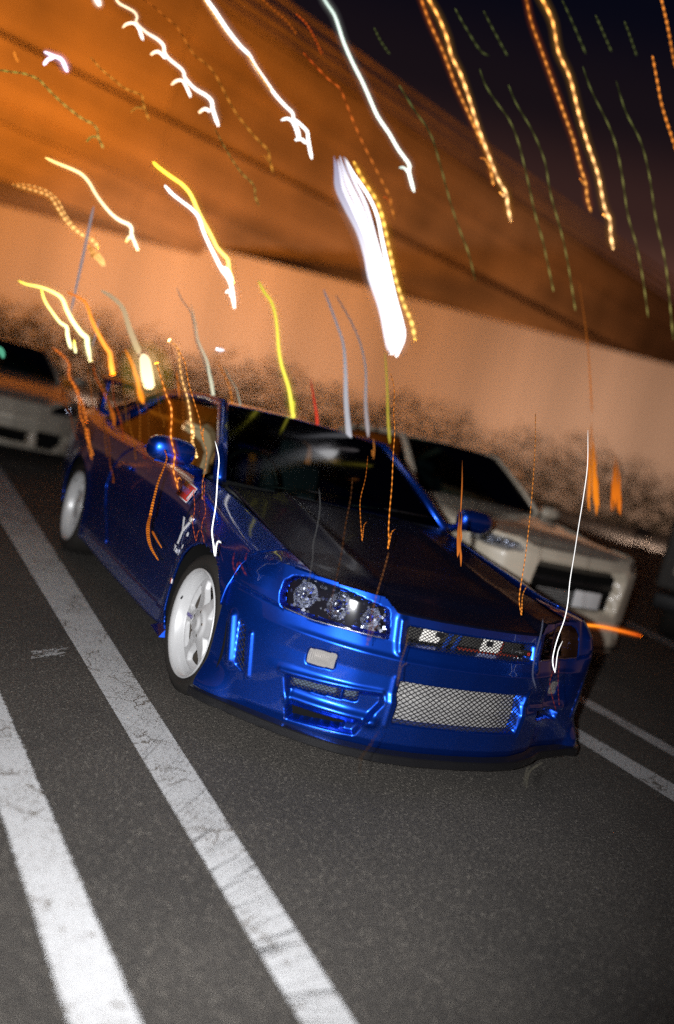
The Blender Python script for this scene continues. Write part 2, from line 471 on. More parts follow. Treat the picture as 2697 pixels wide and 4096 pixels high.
# ------------------------------------------------------------------ wheels
def wheel_meshes():
    out = {}
    # tyre
    R, ri, w = .327, .248, .125
    prof = [(-.095, ri - .004), (-.118, ri + .012), (-w, ri + .035), (-w + .002, R - .035), (-w + .018, R - .010), (-w + .045, R), (0, R + .002),
            (w - .045, R), (w - .018, R - .010), (w - .002, R - .035), (w, ri + .035), (.118, ri + .012), (.095, ri - .004)]
    out['tyre'] = MB().lathe(prof, n=72)
    # rim shell: lip and deep barrel, open toward -x
    out['barrel'] = MB().lathe([(-.112, .240), (-.122, .250), (-.119, .254), (-.108, .2505), (-.104, .243), (-.090, .236), (-.060, .230), (-.035, .227), (-.030, .222)], n=72)
    out['inner'] = MB().lathe([(-.030, .2215), (.05, .215), (.10, .22), (.10, .06)], n=48)
    # six spoke face, concave, windows cut through
    nr, nt = 40, 264
    r = np.linspace(.012, .228, nr); th = np.linspace(0, 2 * np.pi, nt, endpoint=False)
    RR, TT = np.meshgrid(r, th, indexing='ij')
    depth = np.interp(RR, [0, .032, .036, .040, .062, .075, .12, .19, .212, .228], [-.098, -.098, -.088, -.088, -.086, -.076, -.066, -.062, -.058, -.050])
    X2, Y2 = RR * np.cos(TT), RR * np.sin(TT)
    cut = np.zeros_like(RR, bool); dep = np.zeros_like(RR)
    for k in range(6):
        a = k * math.pi / 3 + .30
        c_, s_ = math.cos(a), math.sin(a)
        ux, uy = X2 * c_ + Y2 * s_, -X2 * s_ + Y2 * c_
        P = [(.088, 0.006), (.150, .066), (.198, .074), (.204, 0), (.198, -.074), (.150, -.066), (.088, -.006)]
        sd = sdround(ux, uy, P, .014)
        dep = np.maximum(dep, .022 * sstep(-sd / .013)); cut |= sd < -.0129
    depth = depth + dep
    # spokes dished slightly between the window edges
    V = np.stack([depth, X2, Y2], -1)
    I, J = np.meshgrid(np.arange(nr - 1), np.arange(nt), indexing='ij')
    J2 = (J + 1) % nt
    kk = ~(cut[I, J] & cut[I + 1, J] & cut[I, J2] & cut[I + 1, J2])
    F = np.stack([I * nt + J, (I + 1) * nt + J, (I + 1) * nt + J2, I * nt + J2], -1)[kk]
    mb = MB().add(V.reshape(-1, 3), F)
    mb.lathe([(-.098, .0005), (-.0985, .0125)], n=40)
    out['spokes'] = mb
    hub = MB()
    hub.lathe([(.010, .0095), (-.006, .0095), (-.009, .006), (-.009, .0005)], n=10)
    out['nuts'] = hub
    out['disc'] = MB().lathe([(.0, .07), (.0, .172), (.022, .172), (.022, .07)], n=60)
    cal = MB()
    for k in range(9):
        a0 = 2.3 + k * .09
    pts = [(.0, .165 * math.cos(a), .165 * math.sin(a)) for a in np.linspace(2.5, 3.5, 12)]
    cal.tube(pts, .032, 8)
    out['caliper'] = cal
    out['valve'] = MB().tube([(-.10, .232, 0.02), (-.115, .205, .02)], .004, 6)
    return {k: mesh('wheel_' + k, v.v, v.f, dict(tyre=RUBBER, barrel=RIM, inner=DULL, spokes=RIM, nuts=STEEL, disc=STEEL, caliper=STEEL, valve=BLACK)[k]) for k, v in out.items()}

WM = wheel_meshes()

def text_mesh(name, body, size, mat, extr=.0008, shear=0.0):
    cu = bpy.data.curves.new(name, 'FONT'); cu.body = body; cu.size = size; cu.extrude = extr; cu.shear = shear
    cu.align_x = 'CENTER'; cu.align_y = 'CENTER'; cu.resolution_u = 3
    t = bpy.data.objects.new(name, cu); C.objects.link(t)
    bpy.context.view_layer.update()
    me = bpy.data.meshes.new_from_object(t.evaluated_get(bpy.context.evaluated_depsgraph_get()))
    bpy.data.objects.remove(t); bpy.data.curves.remove(cu)
    me.name = name; me.materials.clear(); me.materials.append(mat)
    return me

def place(o, loc, xaxis, yaxis):
    x = Vector(xaxis).normalized(); z = x.cross(Vector(yaxis)).normalized(); y = z.cross(x)
    o.matrix_local = Matrix(((x[0], y[0], z[0], loc[0]), (x[1], y[1], z[1], loc[1]), (x[2], y[2], z[2], loc[2]), (0, 0, 0, 1)))

def add_wheel(parent, x, y, z, side, steer=0.0, camber=.02, spin=0.0, decal=False, scale=1.0):
    w = link('wheel', WM['tyre'], parent)
    w.location = (x, y, z); w.scale = (scale,) * 3
    w.rotation_euler = (spin, side * camber * -1, steer + (0 if side < 0 else math.pi))
    for k in ('barrel', 'inner', 'spokes', 'disc', 'caliper', 'valve'):
        link({'barrel': 'rim', 'inner': 'inner_barrel', 'disc': 'brake_disc', 'caliper': 'brake_caliper', 'valve': 'valve', 'spokes': 'spokes'}[k], WM[k], w)
    for k in range(5):
        a = k * 2 * math.pi / 5 + .2
        o = link('wheel_nut', WM['nuts'], w); o.location = (-.078, .056 * math.cos(a), .056 * math.sin(a))
    if decal:
        a = math.pi / 3 + .30 + math.pi / 6
        me = text_mesh('spoke_lettering', 'NISMO', .027, PURPLE, shear=.15)
        for a in (decal,):
            o = link('spoke_lettering', me, w)
            c_, s_ = math.cos(a), math.sin(a)
            o.parent = w
            place(o, (-.0715, .146 * c_, .146 * s_), (-.03, -c_, -s_), (0, -s_, c_))
    return w

# ------------------------------------------------------------------ setting: ground and bay lines
g = MB()
g.add([(-120, -60, 0), (160, -60, 0), (160, 180, 0), (-120, 180, 0)], [(0, 1, 2, 3)])
g.build('ground', ASPH, smooth=False, kind='structure')

def bay_line(a0, a1, b0, b1, label, n=None):
    # a0-a1 one edge, b0-b1 the other; worn, ragged edges
    a0, a1, b0, b1 = (Vector((*p, 0)) for p in (a0, a1, b0, b1))
    L = (a1 - a0).length; n = n or int(L / .004)
    V = []
    wob = np.cumsum(rng.normal(0, .0007, n + 1)); wob -= np.linspace(wob[0], wob[-1], n + 1)
    wob2 = np.cumsum(rng.normal(0, .0007, n + 1)); wob2 -= np.linspace(wob2[0], wob2[-1], n + 1)
    ax = (b0 - a0).normalized()
    for i in range(n + 1):
        t = i / n
        pa = a0.lerp(a1, t) + ax * (rng.normal(0, .0032) + wob[i] * .2)
        pb = b0.lerp(b1, t) + ax * (rng.normal(0, .0032) + wob2[i] * .2)
        V += [(pa.x, pa.y, .004), (pb.x, pb.y, .004)]
    F = [(2 * i, 2 * i + 1, 2 * i + 3, 2 * i + 2) for i in range(n)]
    o = MB().add(V, F).build('bay_line', RPAINT, smooth=False, kind='structure')
    o['label'] = label
    return o
BL = [((-0.848, 7.228), (-1.145, -2.526), (-1.233, 5.804), (-1.245, -2.285), 'white bay line alongside the blue coupe, nearest its wheels'),
    ((-1.788, 4.223), (-1.582, -2.243), (-1.943, 4.218), (-1.737, -2.248), 'white bay line at the left edge of the picture'),
    ((2.19, 2.552), (2.102, -1.562), (2.054, 2.317), (1.944, -1.573), 'thinner white bay line right of the blue coupe, farther from it'),
    ((1.478, 2.523), (1.667, -1.975), (1.415, 2.411), (1.327, -2.213), 'white bay line right of the blue coupe, nearest to it'),
    ((5.563, 4.303), (5.361, 2.662), (5.427, 4.166), (5.01, 2.382), 'faint white bay line beyond the white saloon')]
for a0, a1, b0, b1, lab in BL: bay_line(a0, a1, b0, b1, lab)
# two chalky scuffs on the asphalt between the left lines
sc = MB()
for (ax_, ay_, bx_, by_) in ((-1.457, 1.240, -1.300, 1.338), (-1.475, 1.165, -1.325, 1.262)):
    d = Vector((bx_ - ax_, by_ - ay_, 0)); L = d.length; d.normalize(); q_ = Vector((-d.y, d.x, 0))
    for k in range(40):
        t = rng.uniform(0, 1) * L; o_ = rng.normal(0, .011); l_ = rng.uniform(.008, .028); w_ = rng.uniform(.0008, .0024)
        p_ = Vector((ax_, ay_, .004 + .00002 * k)) + d * t + q_ * o_
        sc.add([p_ - d * l_ - q_ * w_, p_ + d * l_ - q_ * w_, p_ + d * l_ + q_ * w_, p_ - d * l_ + q_ * w_], [(0, 1, 2, 3)])
sc.build('paint_scuffs', RPAINT, smooth=False, kind='structure')

# ------------------------------------------------------------------ background: lit wall, viaduct, trees, added flood lights
CON_WALL = concrete('wall_concrete', (.50, .40, .32), .22, (.5, .5, .08))
CON_VIA = concrete('viaduct_concrete', (.34, .22, .13), .45, (.04, .04, .9))
POSTM = simple('dark_post', (.10, .085, .07), .7)
POSTW = simple('concrete_post', (.36, .29, .23), .8)
LEAF = simple('hedge_leaf', (.020, .018, .010), .9, noise=.1, nscale=3)
LEAFD = simple('tree_leaf', (.10, .085, .028), .6, noise=.4, nscale=2)
BARK = simple('bark', (.06, .045, .03), .9, noise=.3)
POLE = simple('pale_pole', (.5, .5, .5), .5, .3)

WD = Vector((.866, -.5, 0)); WN = Vector((-.5, -.866, 0)); W0 = Vector((18.4, 31.6, 0))
def wp(s, off, z): v = W0 + WD * s + WN * off; return (v.x, v.y, z)
wall = thing('concrete_wall', 'long tall beige concrete panel wall lit by lamps behind the parked cars', 'wall', tuple(W0))
pm = None
def wbox(s0, s1, o0, o1, z0, z1):
    mb = MB(); V = []
    for z in (z0, z1):
        for s_, o_ in ((s0, o0), (s1, o0), (s1, o1), (s0, o1)):
            v = WD * s_ + WN * o_; V.append((v.x, v.y, z))
    return mb.add(V, [(0, 3, 2, 1), (4, 5, 6, 7), (0, 1, 5, 4), (1, 2, 6, 5), (2, 3, 7, 6), (3, 0, 4, 7)])
pan = wbox(-1.99, 1.99, -.12, .0, 0, 1)
pmesh = mesh('panel', pan.v, pan.f, CON_WALL, False)
pst = wbox(-.10, .10, -.18, -.02, 0, 7.5); postm = mesh('post', pst.v, pst.f, POSTW, False)
for i in range(-9, 9):
    hs = 7.4 if i > -6 else 6.8
    for r_ in range(1):
        o = link('panel', pmesh, wall); v = WD * (i * 4.0) + WN * (rng.normal(0, .004)); o.location = (v.x, v.y, .02); o.scale = (1, 1, hs - .04)
    o = link('post', postm, wall); v = WD * (i * 4.0 + 2.0); o.location = (v.x, v.y, 0)
    o.scale = (1, 1, hs / 7.6)

# hedge along the foot of the wall
hv = MB()
for k in range(34000):
    s_ = rng.uniform(-36, 34); o_ = rng.uniform(.6, 2.0); z_ = .05 + 3.1 * (1 - rng.uniform(0, 1) ** .55) * (1 + .12 * math.sin(s_ * .9) + .08 * math.sin(s_ * 2.3))
    c_ = Vector(wp(s_, o_, z_)); a = Vector(rng.normal(0, 1, 3)).normalized(); b = a.orthogonal().normalized()
    q = rng.uniform(.06, .13)
    hv.add([c_ - a * q, c_ + b * q * .5, c_ + a * q, c_ - b * q * .5], [(0, 1, 2, 3)])
hg = hv.build('hedge', LEAF, smooth=False, label='tall dark hedge running along the foot of the beige wall', cat='hedge')

def tree(x, y, h, w, label, seed, n=6000, cr=.15):
    rg = np.random.default_rng(seed)
    t = thing('broadleaf_tree', label, 'tree', (x, y, 0), group='trees before the wall')
    tr = MB(); tr.tube([(0, 0, 0), (.05, .02, h * .3), (-.04, .05, h * .6), (.02, 0, h * .9)], [.16, .13, .09, .03], 8)
    for k in range(7):
        a = rg.uniform(0, 6.28); z0 = h * rg.uniform(.3, .7); L = w * rg.uniform(.5, .9)
        tr.tube([(0, 0, z0), (math.cos(a) * L * .5, math.sin(a) * L * .5, z0 + h * .12), (math.cos(a) * L, math.sin(a) * L, z0 + h * .22)], [.06, .04, .012], 6)
    tr.build('trunk', BARK, t)
    cl = [(rg.normal(0, w * .45), rg.normal(0, w * .45), h * rg.uniform(cr, .95), rg.uniform(.4, .9)) for _ in range(22)]
    lf = MB()
    for k in range(n):
        c_ = cl[rg.integers(len(cl))]; d = rg.normal(0, 1, 3); d /= np.linalg.norm(d); rr = c_[3] * rg.uniform(.4, 1) ** .5
        p_ = Vector((c_[0] + d[0] * rr, c_[1] + d[1] * rr, c_[2] + d[2] * rr * .8)); a = Vector(rg.normal(0, 1, 3)).normalized(); b = a.orthogonal().normalized(); q = rg.uniform(.08, .16)
        lf.add([p_ - a * q, p_ + b * q * .5, p_ + a * q, p_ - b * q * .5], [(0, 1, 2, 3)])
    lf.build('crown', LEAFD, t, smooth=False)


# viaduct: two stacked decks on piers
VO = Vector((6.8, 34.2, 0)); VD = Vector((.957, .29, 0)).normalized(); VN = Vector((VD.y, -VD.x, 0))
via = thing('viaduct', 'tall two-deck concrete road viaduct lit orange, running away behind the wall', 'viaduct', tuple(VO))
def vbox(s0, s1, o0, o1, z0, z1, taper=0.0):
    V = []
    for z, o1_ in ((z0, o1 - taper), (z1, o1)):
        for s_, o_ in ((s0, o0), (s1, o0), (s1, o1_), (s0, o1_)):
            v = VD * s_ + VN * o_; V.append((v.x, v.y, z))
    return MB().add(V, [(0, 3, 2, 1), (4, 5, 6, 7), (0, 1, 5, 4), (1, 2, 6, 5), (2, 3, 7, 6), (3, 0, 4, 7)])
seg = 14.0
meshes_v = {}
for nm, (o0, o1, z0, z1, tp) in dict(parapet=(-.3, .25, 14.6, 16.2, 0), deck_slab=(-9.5, .12, 13.9, 14.6, 0), girder=(-8.0, .05, 11.2, 13.9, .15),
                                    lower_parapet=(-.3, .25, 9.2, 11.2, 0), rail_a=(-.1, .1, 16.3, 16.62, 0), rail_b=(-.1, .1, 16.85, 17.1, 0), rail_c=(-.1, .1, 17.4, 17.58, 0), rail_d=(-.1, .1, 18.0, 18.12, 0), lower_slab=(-9.5, .12, 8.6, 9.2, 0), lower_girder=(-8.0, -.4, 6.9, 8.6, .8)).items():
    mb = vbox(.02, seg - .02, o0, o1, z0, z1, tp); meshes_v[nm] = mesh(nm.replace('lower_', '').split('_')[0] if 'rail' in nm else nm.replace('lower_', ''), mb.v, mb.f, CON_VIA, False)
for k in range(-5, 11):
    for nm, me in meshes_v.items():
        o = link('rail' if 'rail' in nm else nm.replace('lower_', ''), me, via); v = VD * (k * seg); o.location = (v.x, v.y, 0)
pr_ = vbox(-.9, .9, -6.0, -3.2, 0, 11.2); prm = mesh('pier', pr_.v, pr_.f, CON_VIA, False)
for k in range(-2, 6):
    o = link('pier', prm, via); v = VD * (k * 28.0 + 6); o.location = (v.x, v.y, 0)

# added flood lights, hidden from view, put in to light the wall and viaduct
def added_flood(x, y, aim, col, power, label, spread=110):
    t = thing('added_flood', label, 'flood light', (x, y, 0), group='added flood lights')
    MB().box((-.25, -.12, 0), (.25, .12, .06)).build('base', POSTM, t, bevel=.01)
    MB().tube([(-.24, 0, .05), (-.24, 0, .45)], .02, 6).build('bracket', POSTM, t); MB().tube([(.24, 0, .05), (.24, 0, .45)], .02, 6).build('bracket', POSTM, t)
    d = (Vector(aim) - Vector((x, y, .5))).normalized(); e_ = d.to_track_quat('-Z', 'Y').to_euler()
    hd = MB().box((-.22, -.16, 0), (.22, .16, .14)).build('lamp_head', POSTM, t, bevel=.02); hd.location = (0, 0, .45); hd.rotation_euler = e_
    ln = MB().box((-.19, -.13, -.012), (.19, .13, -.002)).build('lens', emit('added_flood_lens', col, 3.0), hd)
    L = bpy.data.lights.new('added_beam', 'SPOT'); L.energy = power; L.color = col; L.shadow_soft_size = .6; L.spot_size = math.radians(spread); L.spot_blend = 1.0
    lo = bpy.data.objects.new('added_beam', L); C.objects.link(lo); lo.parent = t; lo.location = Vector((0, 0, .45)) + d * .05; lo.rotation_euler = e_
    return t
added_flood(17.5, 14.6, (30, 25, 1.5), (1.0, 0.72, 0.56), 5600, 'added warm flood light unseen behind the white saloon, aimed at the right of the wall', 95)
added_flood(11.0, 19.0, (21, 30, 1.5), (1.0, 0.72, 0.56), 3000, 'added warm flood light hidden behind the blue coupe bonnet, aimed at the wall middle', 90)
added_flood(3.2, 24.0, (9, 37, 1.5), (1.0, 0.72, 0.56), 6500, 'added warm flood light unseen behind the blue coupe roof, aimed at the left of the wall', 90)
added_flood(-2.6, 15.5, (2, 34, 15.0), (1.0, 0.36, 0.045), 27000, 'added unseen orange flood light at far left aimed up at the viaduct decks', 100)
added_flood(6.0, 14.0, (19, 38, 11.0), (1.0, 0.36, 0.045), 9000, 'added orange flood light unseen behind the coupe aimed up at the lower viaduct deck', 100)
added_flood(35.0, 34.0, (38, 43, 9.5), (1.0, 0.46, 0.18), 3600, 'added warm flood light unseen behind the far right end of the wall', 120)
added_flood(23.5, 32.0, (26, 40, 9.5), (1.0, 0.44, 0.14), 2600, 'added warm flood light unseen behind the middle of the wall, below the viaduct', 120)


# ------------------------------------------------------------------ materials with see-through glass
def glass(name, tint, rough=.03, facing=1.45, spec=1.0):
    m, n, l, p = M(name); n.remove(p)
    t = n.new('ShaderNodeBsdfTransparent'); t.inputs[0].default_value = (*tint, 1)
    g_ = n.new('ShaderNodeBsdfGlossy'); g_.inputs[0].default_value = (spec, spec, spec, 1); g_.inputs['Roughness'].default_value = rough
    f = n.new('ShaderNodeFresnel'); f.inputs[0].default_value = facing
    mx = n.new('ShaderNodeMixShader'); l.new(f.outputs[0], mx.inputs[0]); l.new(t.outputs[0], mx.inputs[1]); l.new(g_.outputs[0], mx.inputs[2])
    l.new(mx.outputs[0], n['Material Output'].inputs[0]); return m
COVER = glass('clear_lamp_cover', (.66, .69, .76))
SCREEN = glass('tinted_screen', (.26, .34, .32), .12, 1.13, .12)
SIDEGLASS = glass('dark_side_glass', (.022, .022, .024), .05, 1.25, .12)
def ribbed():
    m, n, l, p = M('ribbed_lens')
    t = n.new('ShaderNodeTexCoord'); w = n.new('ShaderNodeTexWave'); w.wave_type = 'BANDS'; w.bands_direction = 'X'; w.inputs['Scale'].default_value = 55
    l.new(t.outputs['Object'], w.inputs['Vector'])
    b = n.new('ShaderNodeBump'); b.inputs['Strength'].default_value = .45; b.inputs['Distance'].default_value = .004
    l.new(w.outputs['Fac'], b.inputs['Height']); l.new(b.outputs[0], p.inputs['Normal'])
    p.inputs['Base Color'].default_value = (.40, .38, .36, 1); p.inputs['Roughness'].default_value = .22; p.inputs['Metallic'].default_value = .5
    p.inputs['Coat Weight'].default_value = 1; return m
SIGNALLENS = ribbed()

def build_patches(ex, name, mat, parent, **kw):
    return [MB().add(V, F).build(name, mat, parent, **kw) for V, F in ex]

def hood_mesh(nose, ztop, hw, edge, back, crown=.03, gap=.004, nu=81, nv=70, bulge=None):
    u = np.linspace(-hw, hw, nu); A = np.zeros((nu, nv, 3))
    for i, x in enumerate(u):
        zf = ztop(abs(x)) + gap
        s_ = float(nose.x2s(x))
        p = nose.at(s_, zf - .004, 0)
        yf = float(p[1]) + .004
        yb = back(x)
        t = np.linspace(0, 1, nv) ** 1.15
        y = yf + (yb - yf) * t
        zb = np.interp(y, edge[0], edge[1]) + crown * (1 - (x / hw) ** 2) * sstep(y / .55)
        if bulge is not None: zb = zb + bulge(x, y)
        w = sstep((y - yf) / .22)
        zz = zf + (zb - zf) * np.maximum(w, 1 - np.exp(-(y - yf) / .10))
        A[i, :, 0] = float(p[0]) + (x - float(p[0])) * w; A[i, :, 1] = y; A[i, :, 2] = zz
        A[i, 0, 2] -= .012; A[i, 0, 1] += .004
    return A

def cabin(root, P, mat, glassmat=None, sidemat=None, interior=True):
    glassmat = glassmat or SCREEN; sidemat = sidemat or SIDEGLASS
    (yb, zb, wb), (yf, zf, wf), (yr, zr, wr), (yt, zt, wt), (ye, ze, we) = P
    n = 24; q = np.linspace(-1, 1, n)
    bot = np.stack([q * wb, yb - .10 * (1 - q ** 2), zb + .012 * (1 - q ** 2)], -1)
    top = np.stack([q * wf, yf - .07 * (1 - q ** 2), zf + .025 * (1 - q ** 2)], -1)
    rtop = np.stack([q * wr, yr + .05 * (1 - q ** 2), zr + .022 * (1 - q ** 2)], -1)
    rbot = np.stack([q * wt, yt + .06 * (1 - q ** 2), zt + .012 * (1 - q ** 2)], -1)
    def loft(a, b, m=12, bul=0.0):
        t = np.linspace(0, 1, m)[:, None, None]
        A = a[None] * (1 - t) + b[None] * t
        A[..., 2] += (bul * 4 * t * (1 - t))[..., 0]
        return A
    MB().grid(loft(bot, top, bul=.012)).build('windscreen', glassmat, root)
    MB().grid(loft(top, rtop, 14, .022), flip=True).build('roof', mat, root, solid=.012)
    MB().grid(loft(rtop, rbot, 10, .01)).build('rear_window', sidemat, root)
    tail = np.stack([q * we, ye + .05 * (1 - q ** 2), np.full(n, ze)], -1)
    MB().grid(loft(rbot, tail, 8, .01), flip=True).build('boot_lid', mat, root, solid=.01)
    for s_ in (-1, 1):
        # A pillar, roof rail, C pillar
        path = [(s_ * (wb + .012), yb + .01, zb - .01), (s_ * (wb * .6 + wf * .4 + .016), yb * .6 + yf * .4, zb * .6 + zf * .4 + .006), (s_ * (wf + .012), yf + .01, zf - .004), (s_ * (wf + .018), yf + .25, zf + .006), (s_ * (wr + .02), yr - .15, zr + .004), (s_ * (wr + .022), yr + .02, zr - .012), (s_ * (wt + .03), yt - .05, zt + .01)]
        MB().tube(path, [.034, .034, .033, .028, .028, .034, .045], 10).build('window_pillar', mat, root)
        # side glass between the belt and the rail
        ns = 16; y0, y1 = yb + .10, yt - .45
        yy = np.linspace(y0, y1, ns)
        up = np.stack([np.full(ns, s_ * 1.0), np.clip(yy, yf + .02, yr), np.zeros(ns)], -1)
        A = np.zeros((ns, 6, 3))
        for i, y in enumerate(yy):
            # height of the rail above this y
            if y < yf: k = (y - yb) / (yf - yb); xt, zt_ = wb + (wf - wb) * k, zb + (zf - zb) * k
            elif y < yr: k = (y - yf) / (yr - yf); xt, zt_ = wf + (wr - wf) * k, zf + (zr - zf) * k
            else: k = (y - yr) / (yt - yr); xt, zt_ = wr + (wt - wr) * k, zr + (zt - zr) * k
            b_ = (wb + .075, zb - .012)
            for j in range(6):
                t = j / 5
                A[i, j] = (s_ * (b_[0] + (xt + .01 - b_[0]) * t), y, b_[1] + (zt_ - .01 - b_[1]) * t)
        MB().grid(A, flip=s_ > 0).build('side_window', sidemat, root)
        # rear quarter panel under the C pillar
        Q = [(s_ * (wr + .02), yr - .02, zr), (s_ * (wt + .03), yt, zt), (s_ * (wb + .08), yt, zb - .02), (s_ * (wb + .08), y1 - .02, zb - .02)]
        MB().add(Q, [(0, 1, 2, 3) if s_ < 0 else (3, 2, 1, 0)]).build('quarter_pillar', mat, root, solid=.01)
    if interior:
        MB().box((-wb + .03, yb + .02, zb - .16), (wb - .03, yb + .30, zb - .03)).build('dashboard', BLACK, root, bevel=.03)
        for s_ in (-1, 1):
            b = MB().box((s_ * .36 - .21, yb + .95, .45), (s_ * .36 + .21, yb + 1.4, .62)).build('seat', SEAT, root, bevel=.05)
            k = MB()
            k.add(*_slab((s_ * .36 - .22, yb + 1.30, .6), (s_ * .36 + .22, yb + 1.44, 1.06), .10)); k.build('backrest', SEAT, b, bevel=.04)
            MB().box((s_ * .36 - .11, yb + 1.45, 1.04), (s_ * .36 + .11, yb + 1.54, 1.20)).build('headrest', SEAT, b, bevel=.04)
        w = MB(); c0 = Vector((-.36, yb + .48, zb - .03))
        w.tube([c0 + Vector((.18 * math.cos(a), .18 * math.sin(a) * .4, .18 * math.sin(a))) for a in np.linspace(0, 2 * math.pi, 28)], .014, 6)
        w.build('steering_wheel', BLACK, root)

def _slab(a, b, lean):
    (x0, y0, z0), (x1, y1, z1) = a, b
    V = [(x0, y0, z0), (x1, y0, z0), (x1, y1, z0), (x0, y1, z0), (x0, y0 + lean, z1), (x1, y0 + lean, z1), (x1, y1 + lean, z1), (x0, y1 + lean, z1)]
    return V, [(0, 3, 2, 1), (4, 5, 6, 7), (0, 1, 5, 4), (1, 2, 6, 5), (2, 3, 7, 6), (3, 0, 4, 7)]

def lamp_bowl(parent, pos, r, depth, mat=None, n=16, seed=0, ball=.3, name='reflector'):
    rg = np.random.default_rng(seed)
    mb = MB(); rings = 7
    V = []
    for i in range(rings):
        t = i / (rings - 1); rr = r * (.16 + .84 * t); h = depth * (1 - t ** 2)
        for k in range(n):
            a = 2 * math.pi * (k + .5 * (i % 2)) / n
            V.append((pos[0] + rr * math.cos(a), pos[1] + h + rg.normal(0, .0028), pos[2] + rr * math.sin(a)))
    F = [(i * n + k, i * n + (k + 1) % n, (i + 1) * n + (k + 1) % n, (i + 1) * n + k) for i in range(rings - 1) for k in range(n)]
    o = mb.add(V, F).build(name, CHROME, parent, smooth=False)
    b = MB(); nb = 10
    prof = [(depth * .2 - r * ball * .5 * math.cos(t), max(.0005, r * ball * math.sin(t))) for t in np.linspace(0.02, math.pi / 2, 7)]
    b.lathe([(h, rr) for h, rr in prof] + [(depth, r * ball)], axis='y', n=20, origin=pos)
    b.build('bulb_lens', mat or CHROME, o)
    return o

def facets(parent, nose, sg, x0, x1, z0, z1, n, aim, seed, d0=.045, d1=.08):
    # small mirror facets of a multi-reflector lamp, added and turned to the flash for glints
    fc = MB(); rg = np.random.default_rng(seed)
    for k in range(n):
        c_ = Vector(nose.at(float(nose.x2s(sg * rg.uniform(x0, x1))), rg.uniform(z0, z1), rg.uniform(d0, d1))); s_ = rg.uniform(.0025, .0075)
        nrm = Vector((aim[0] + rg.normal(0, .30), aim[1] + rg.normal(0, .12), aim[2] + rg.normal(0, .30))).normalized()
        b = nrm.orthogonal().normalized(); a = nrm.cross(b); ang = rg.uniform(0, 6.28)
        b, a = b * math.cos(ang) + a * math.sin(ang), a * math.cos(ang) - b * math.sin(ang)
        fc.add([c_ - a * s_ - b * s_, c_ + a * s_ - b * s_, c_ + a * s_ + b * s_, c_ - a * s_ + b * s_], [(0, 1, 2, 3)])
    return fc.build('glint_facets', CHROME, parent, smooth=False, kind='stuff')

# ------------------------------------------------------------------ the blue coupe
K_ROLL = .022
car = thing('sports_coupe', 'blue two-door sports coupe with white wheels parked between the white bay lines in the foreground', 'car', (.03, 0, -.02), rot=(0, K_ROLL, 0))
PX = np.array([0, .2, .35, .5, .6, .7, .78, .84, .872, .892, .899, .90]) * (.93 / .9)
PY = np.array([-.04, -.032, -.005, .06, .13, .225, .32, .41, .47, .525, .56, .575])
def yoff_blue(z, ax):
    base = np.interp(z, [.155, .19, .26, .36, .395, .46, .535, .552, .60, .72, .78], [.022, .004, 0, -.006, .008, .010, -.004, .010, .032, .058, .08])
    plain = np.interp(z, [.155, .19, .535, .60, .72, .78], [.02, .004, .0, .018, .055, .08])
    k = sstep((ax - .70) / .12)
    return (base * (1 - k) + plain * k) * (1 - sstep((ax - .80) / .10))
N = Nose(PX, PY, yoff_blue, ds=.0055, dz=.0055, wide=(.10, .15))
XX, _, _, _ = N.frame(N.SS); AX = np.abs(XX)
def seam_z(x): return np.interp(np.abs(x), [.40, .43, .76, .80, .93], [.60, .60, .592, .606, .628])
N.recess('headlight', [(-.789, .706), (-.763, .737), (-.719, .750), (-.59, .745), (-.433, .716), (-.416, .615), (-.425, .600), (-.537, .599), (-.684, .592), (-.782, .603), (-.794, .612), (-.796, .659)], .04, r=.012, w=.008)
N.recess('grille', [(-.352, .590), (.352, .590), (.352, .674), (-.352, .674)], .05, r=.014, w=.010, mirror=False)
N.recess('intercooler', [(-.335, .272), (.335, .272), (.352, .452), (-.345, .452)], .05, r=.012, w=.009, mirror=False)
# side duct: a shallow scoop holding an upper and a lower opening with a blade between
N.recess('scoop', [(-.742, .352), (-.395, .388), (-.385, .345), (-.43, .255), (-.46, .185), (-.692, .168)], .028, r=.015, w=.022, cut=False, mirror=False)
N.recess('upper_duct', [(-.728, .345), (-.482, .370), (-.482, .322), (-.722, .298)], .075, r=.010, w=.008)
N.recess('lower_duct', [(-.712, .232), (-.505, .236), (-.500, .204), (-.694, .174)], .075, r=.008, w=.008, mirror=False)
N.recess('signal', [(-.684, .489), (-.590, .499), (-.587, .427), (-.682, .417)], .014, r=.014, w=.007, cut=True)
N.recess('corner_vent', [(-.890, .502), (-.872, .470), (-.846, .290), (-.872, .312)], .05, r=.006, w=.007)
d_in = N.disp
def ridge(p0, p1, amp, wid, sides=(-1,)):
    global d_in
    for sg in sides:
        a = (float(N.x2s(sg * p0[0])), p0[1]); b = (float(N.x2s(sg * p1[0])), p1[1])
        ex, ez = b[0] - a[0], b[1] - a[1]
        t = ((N.SS - a[0]) * ex + (N.ZZ - a[1]) * ez) / (ex * ex + ez * ez)
        tc_ = np.clip(t, 0, 1)
        d = np.hypot(N.SS - a[0] - ex * tc_, N.ZZ - a[1] - ez * tc_)
        d_in = d_in - amp * np.exp(-(d / wid) ** 2)
ridge((.904, .492), (.886, .318), .020, .020)
ridge((.853, .455), (.832, .285), .009, .009)
ridge((.378, .690), (.374, .572), .014, .016, (-1, 1))
ridge((.752, .362), (.40, .392), .006, .008, (-1, 1))
ridge((.70, .262), (.41, .262), .020, .020)
ridge((.365, .46), (.36, .262), .006, .010, (-1, 1))
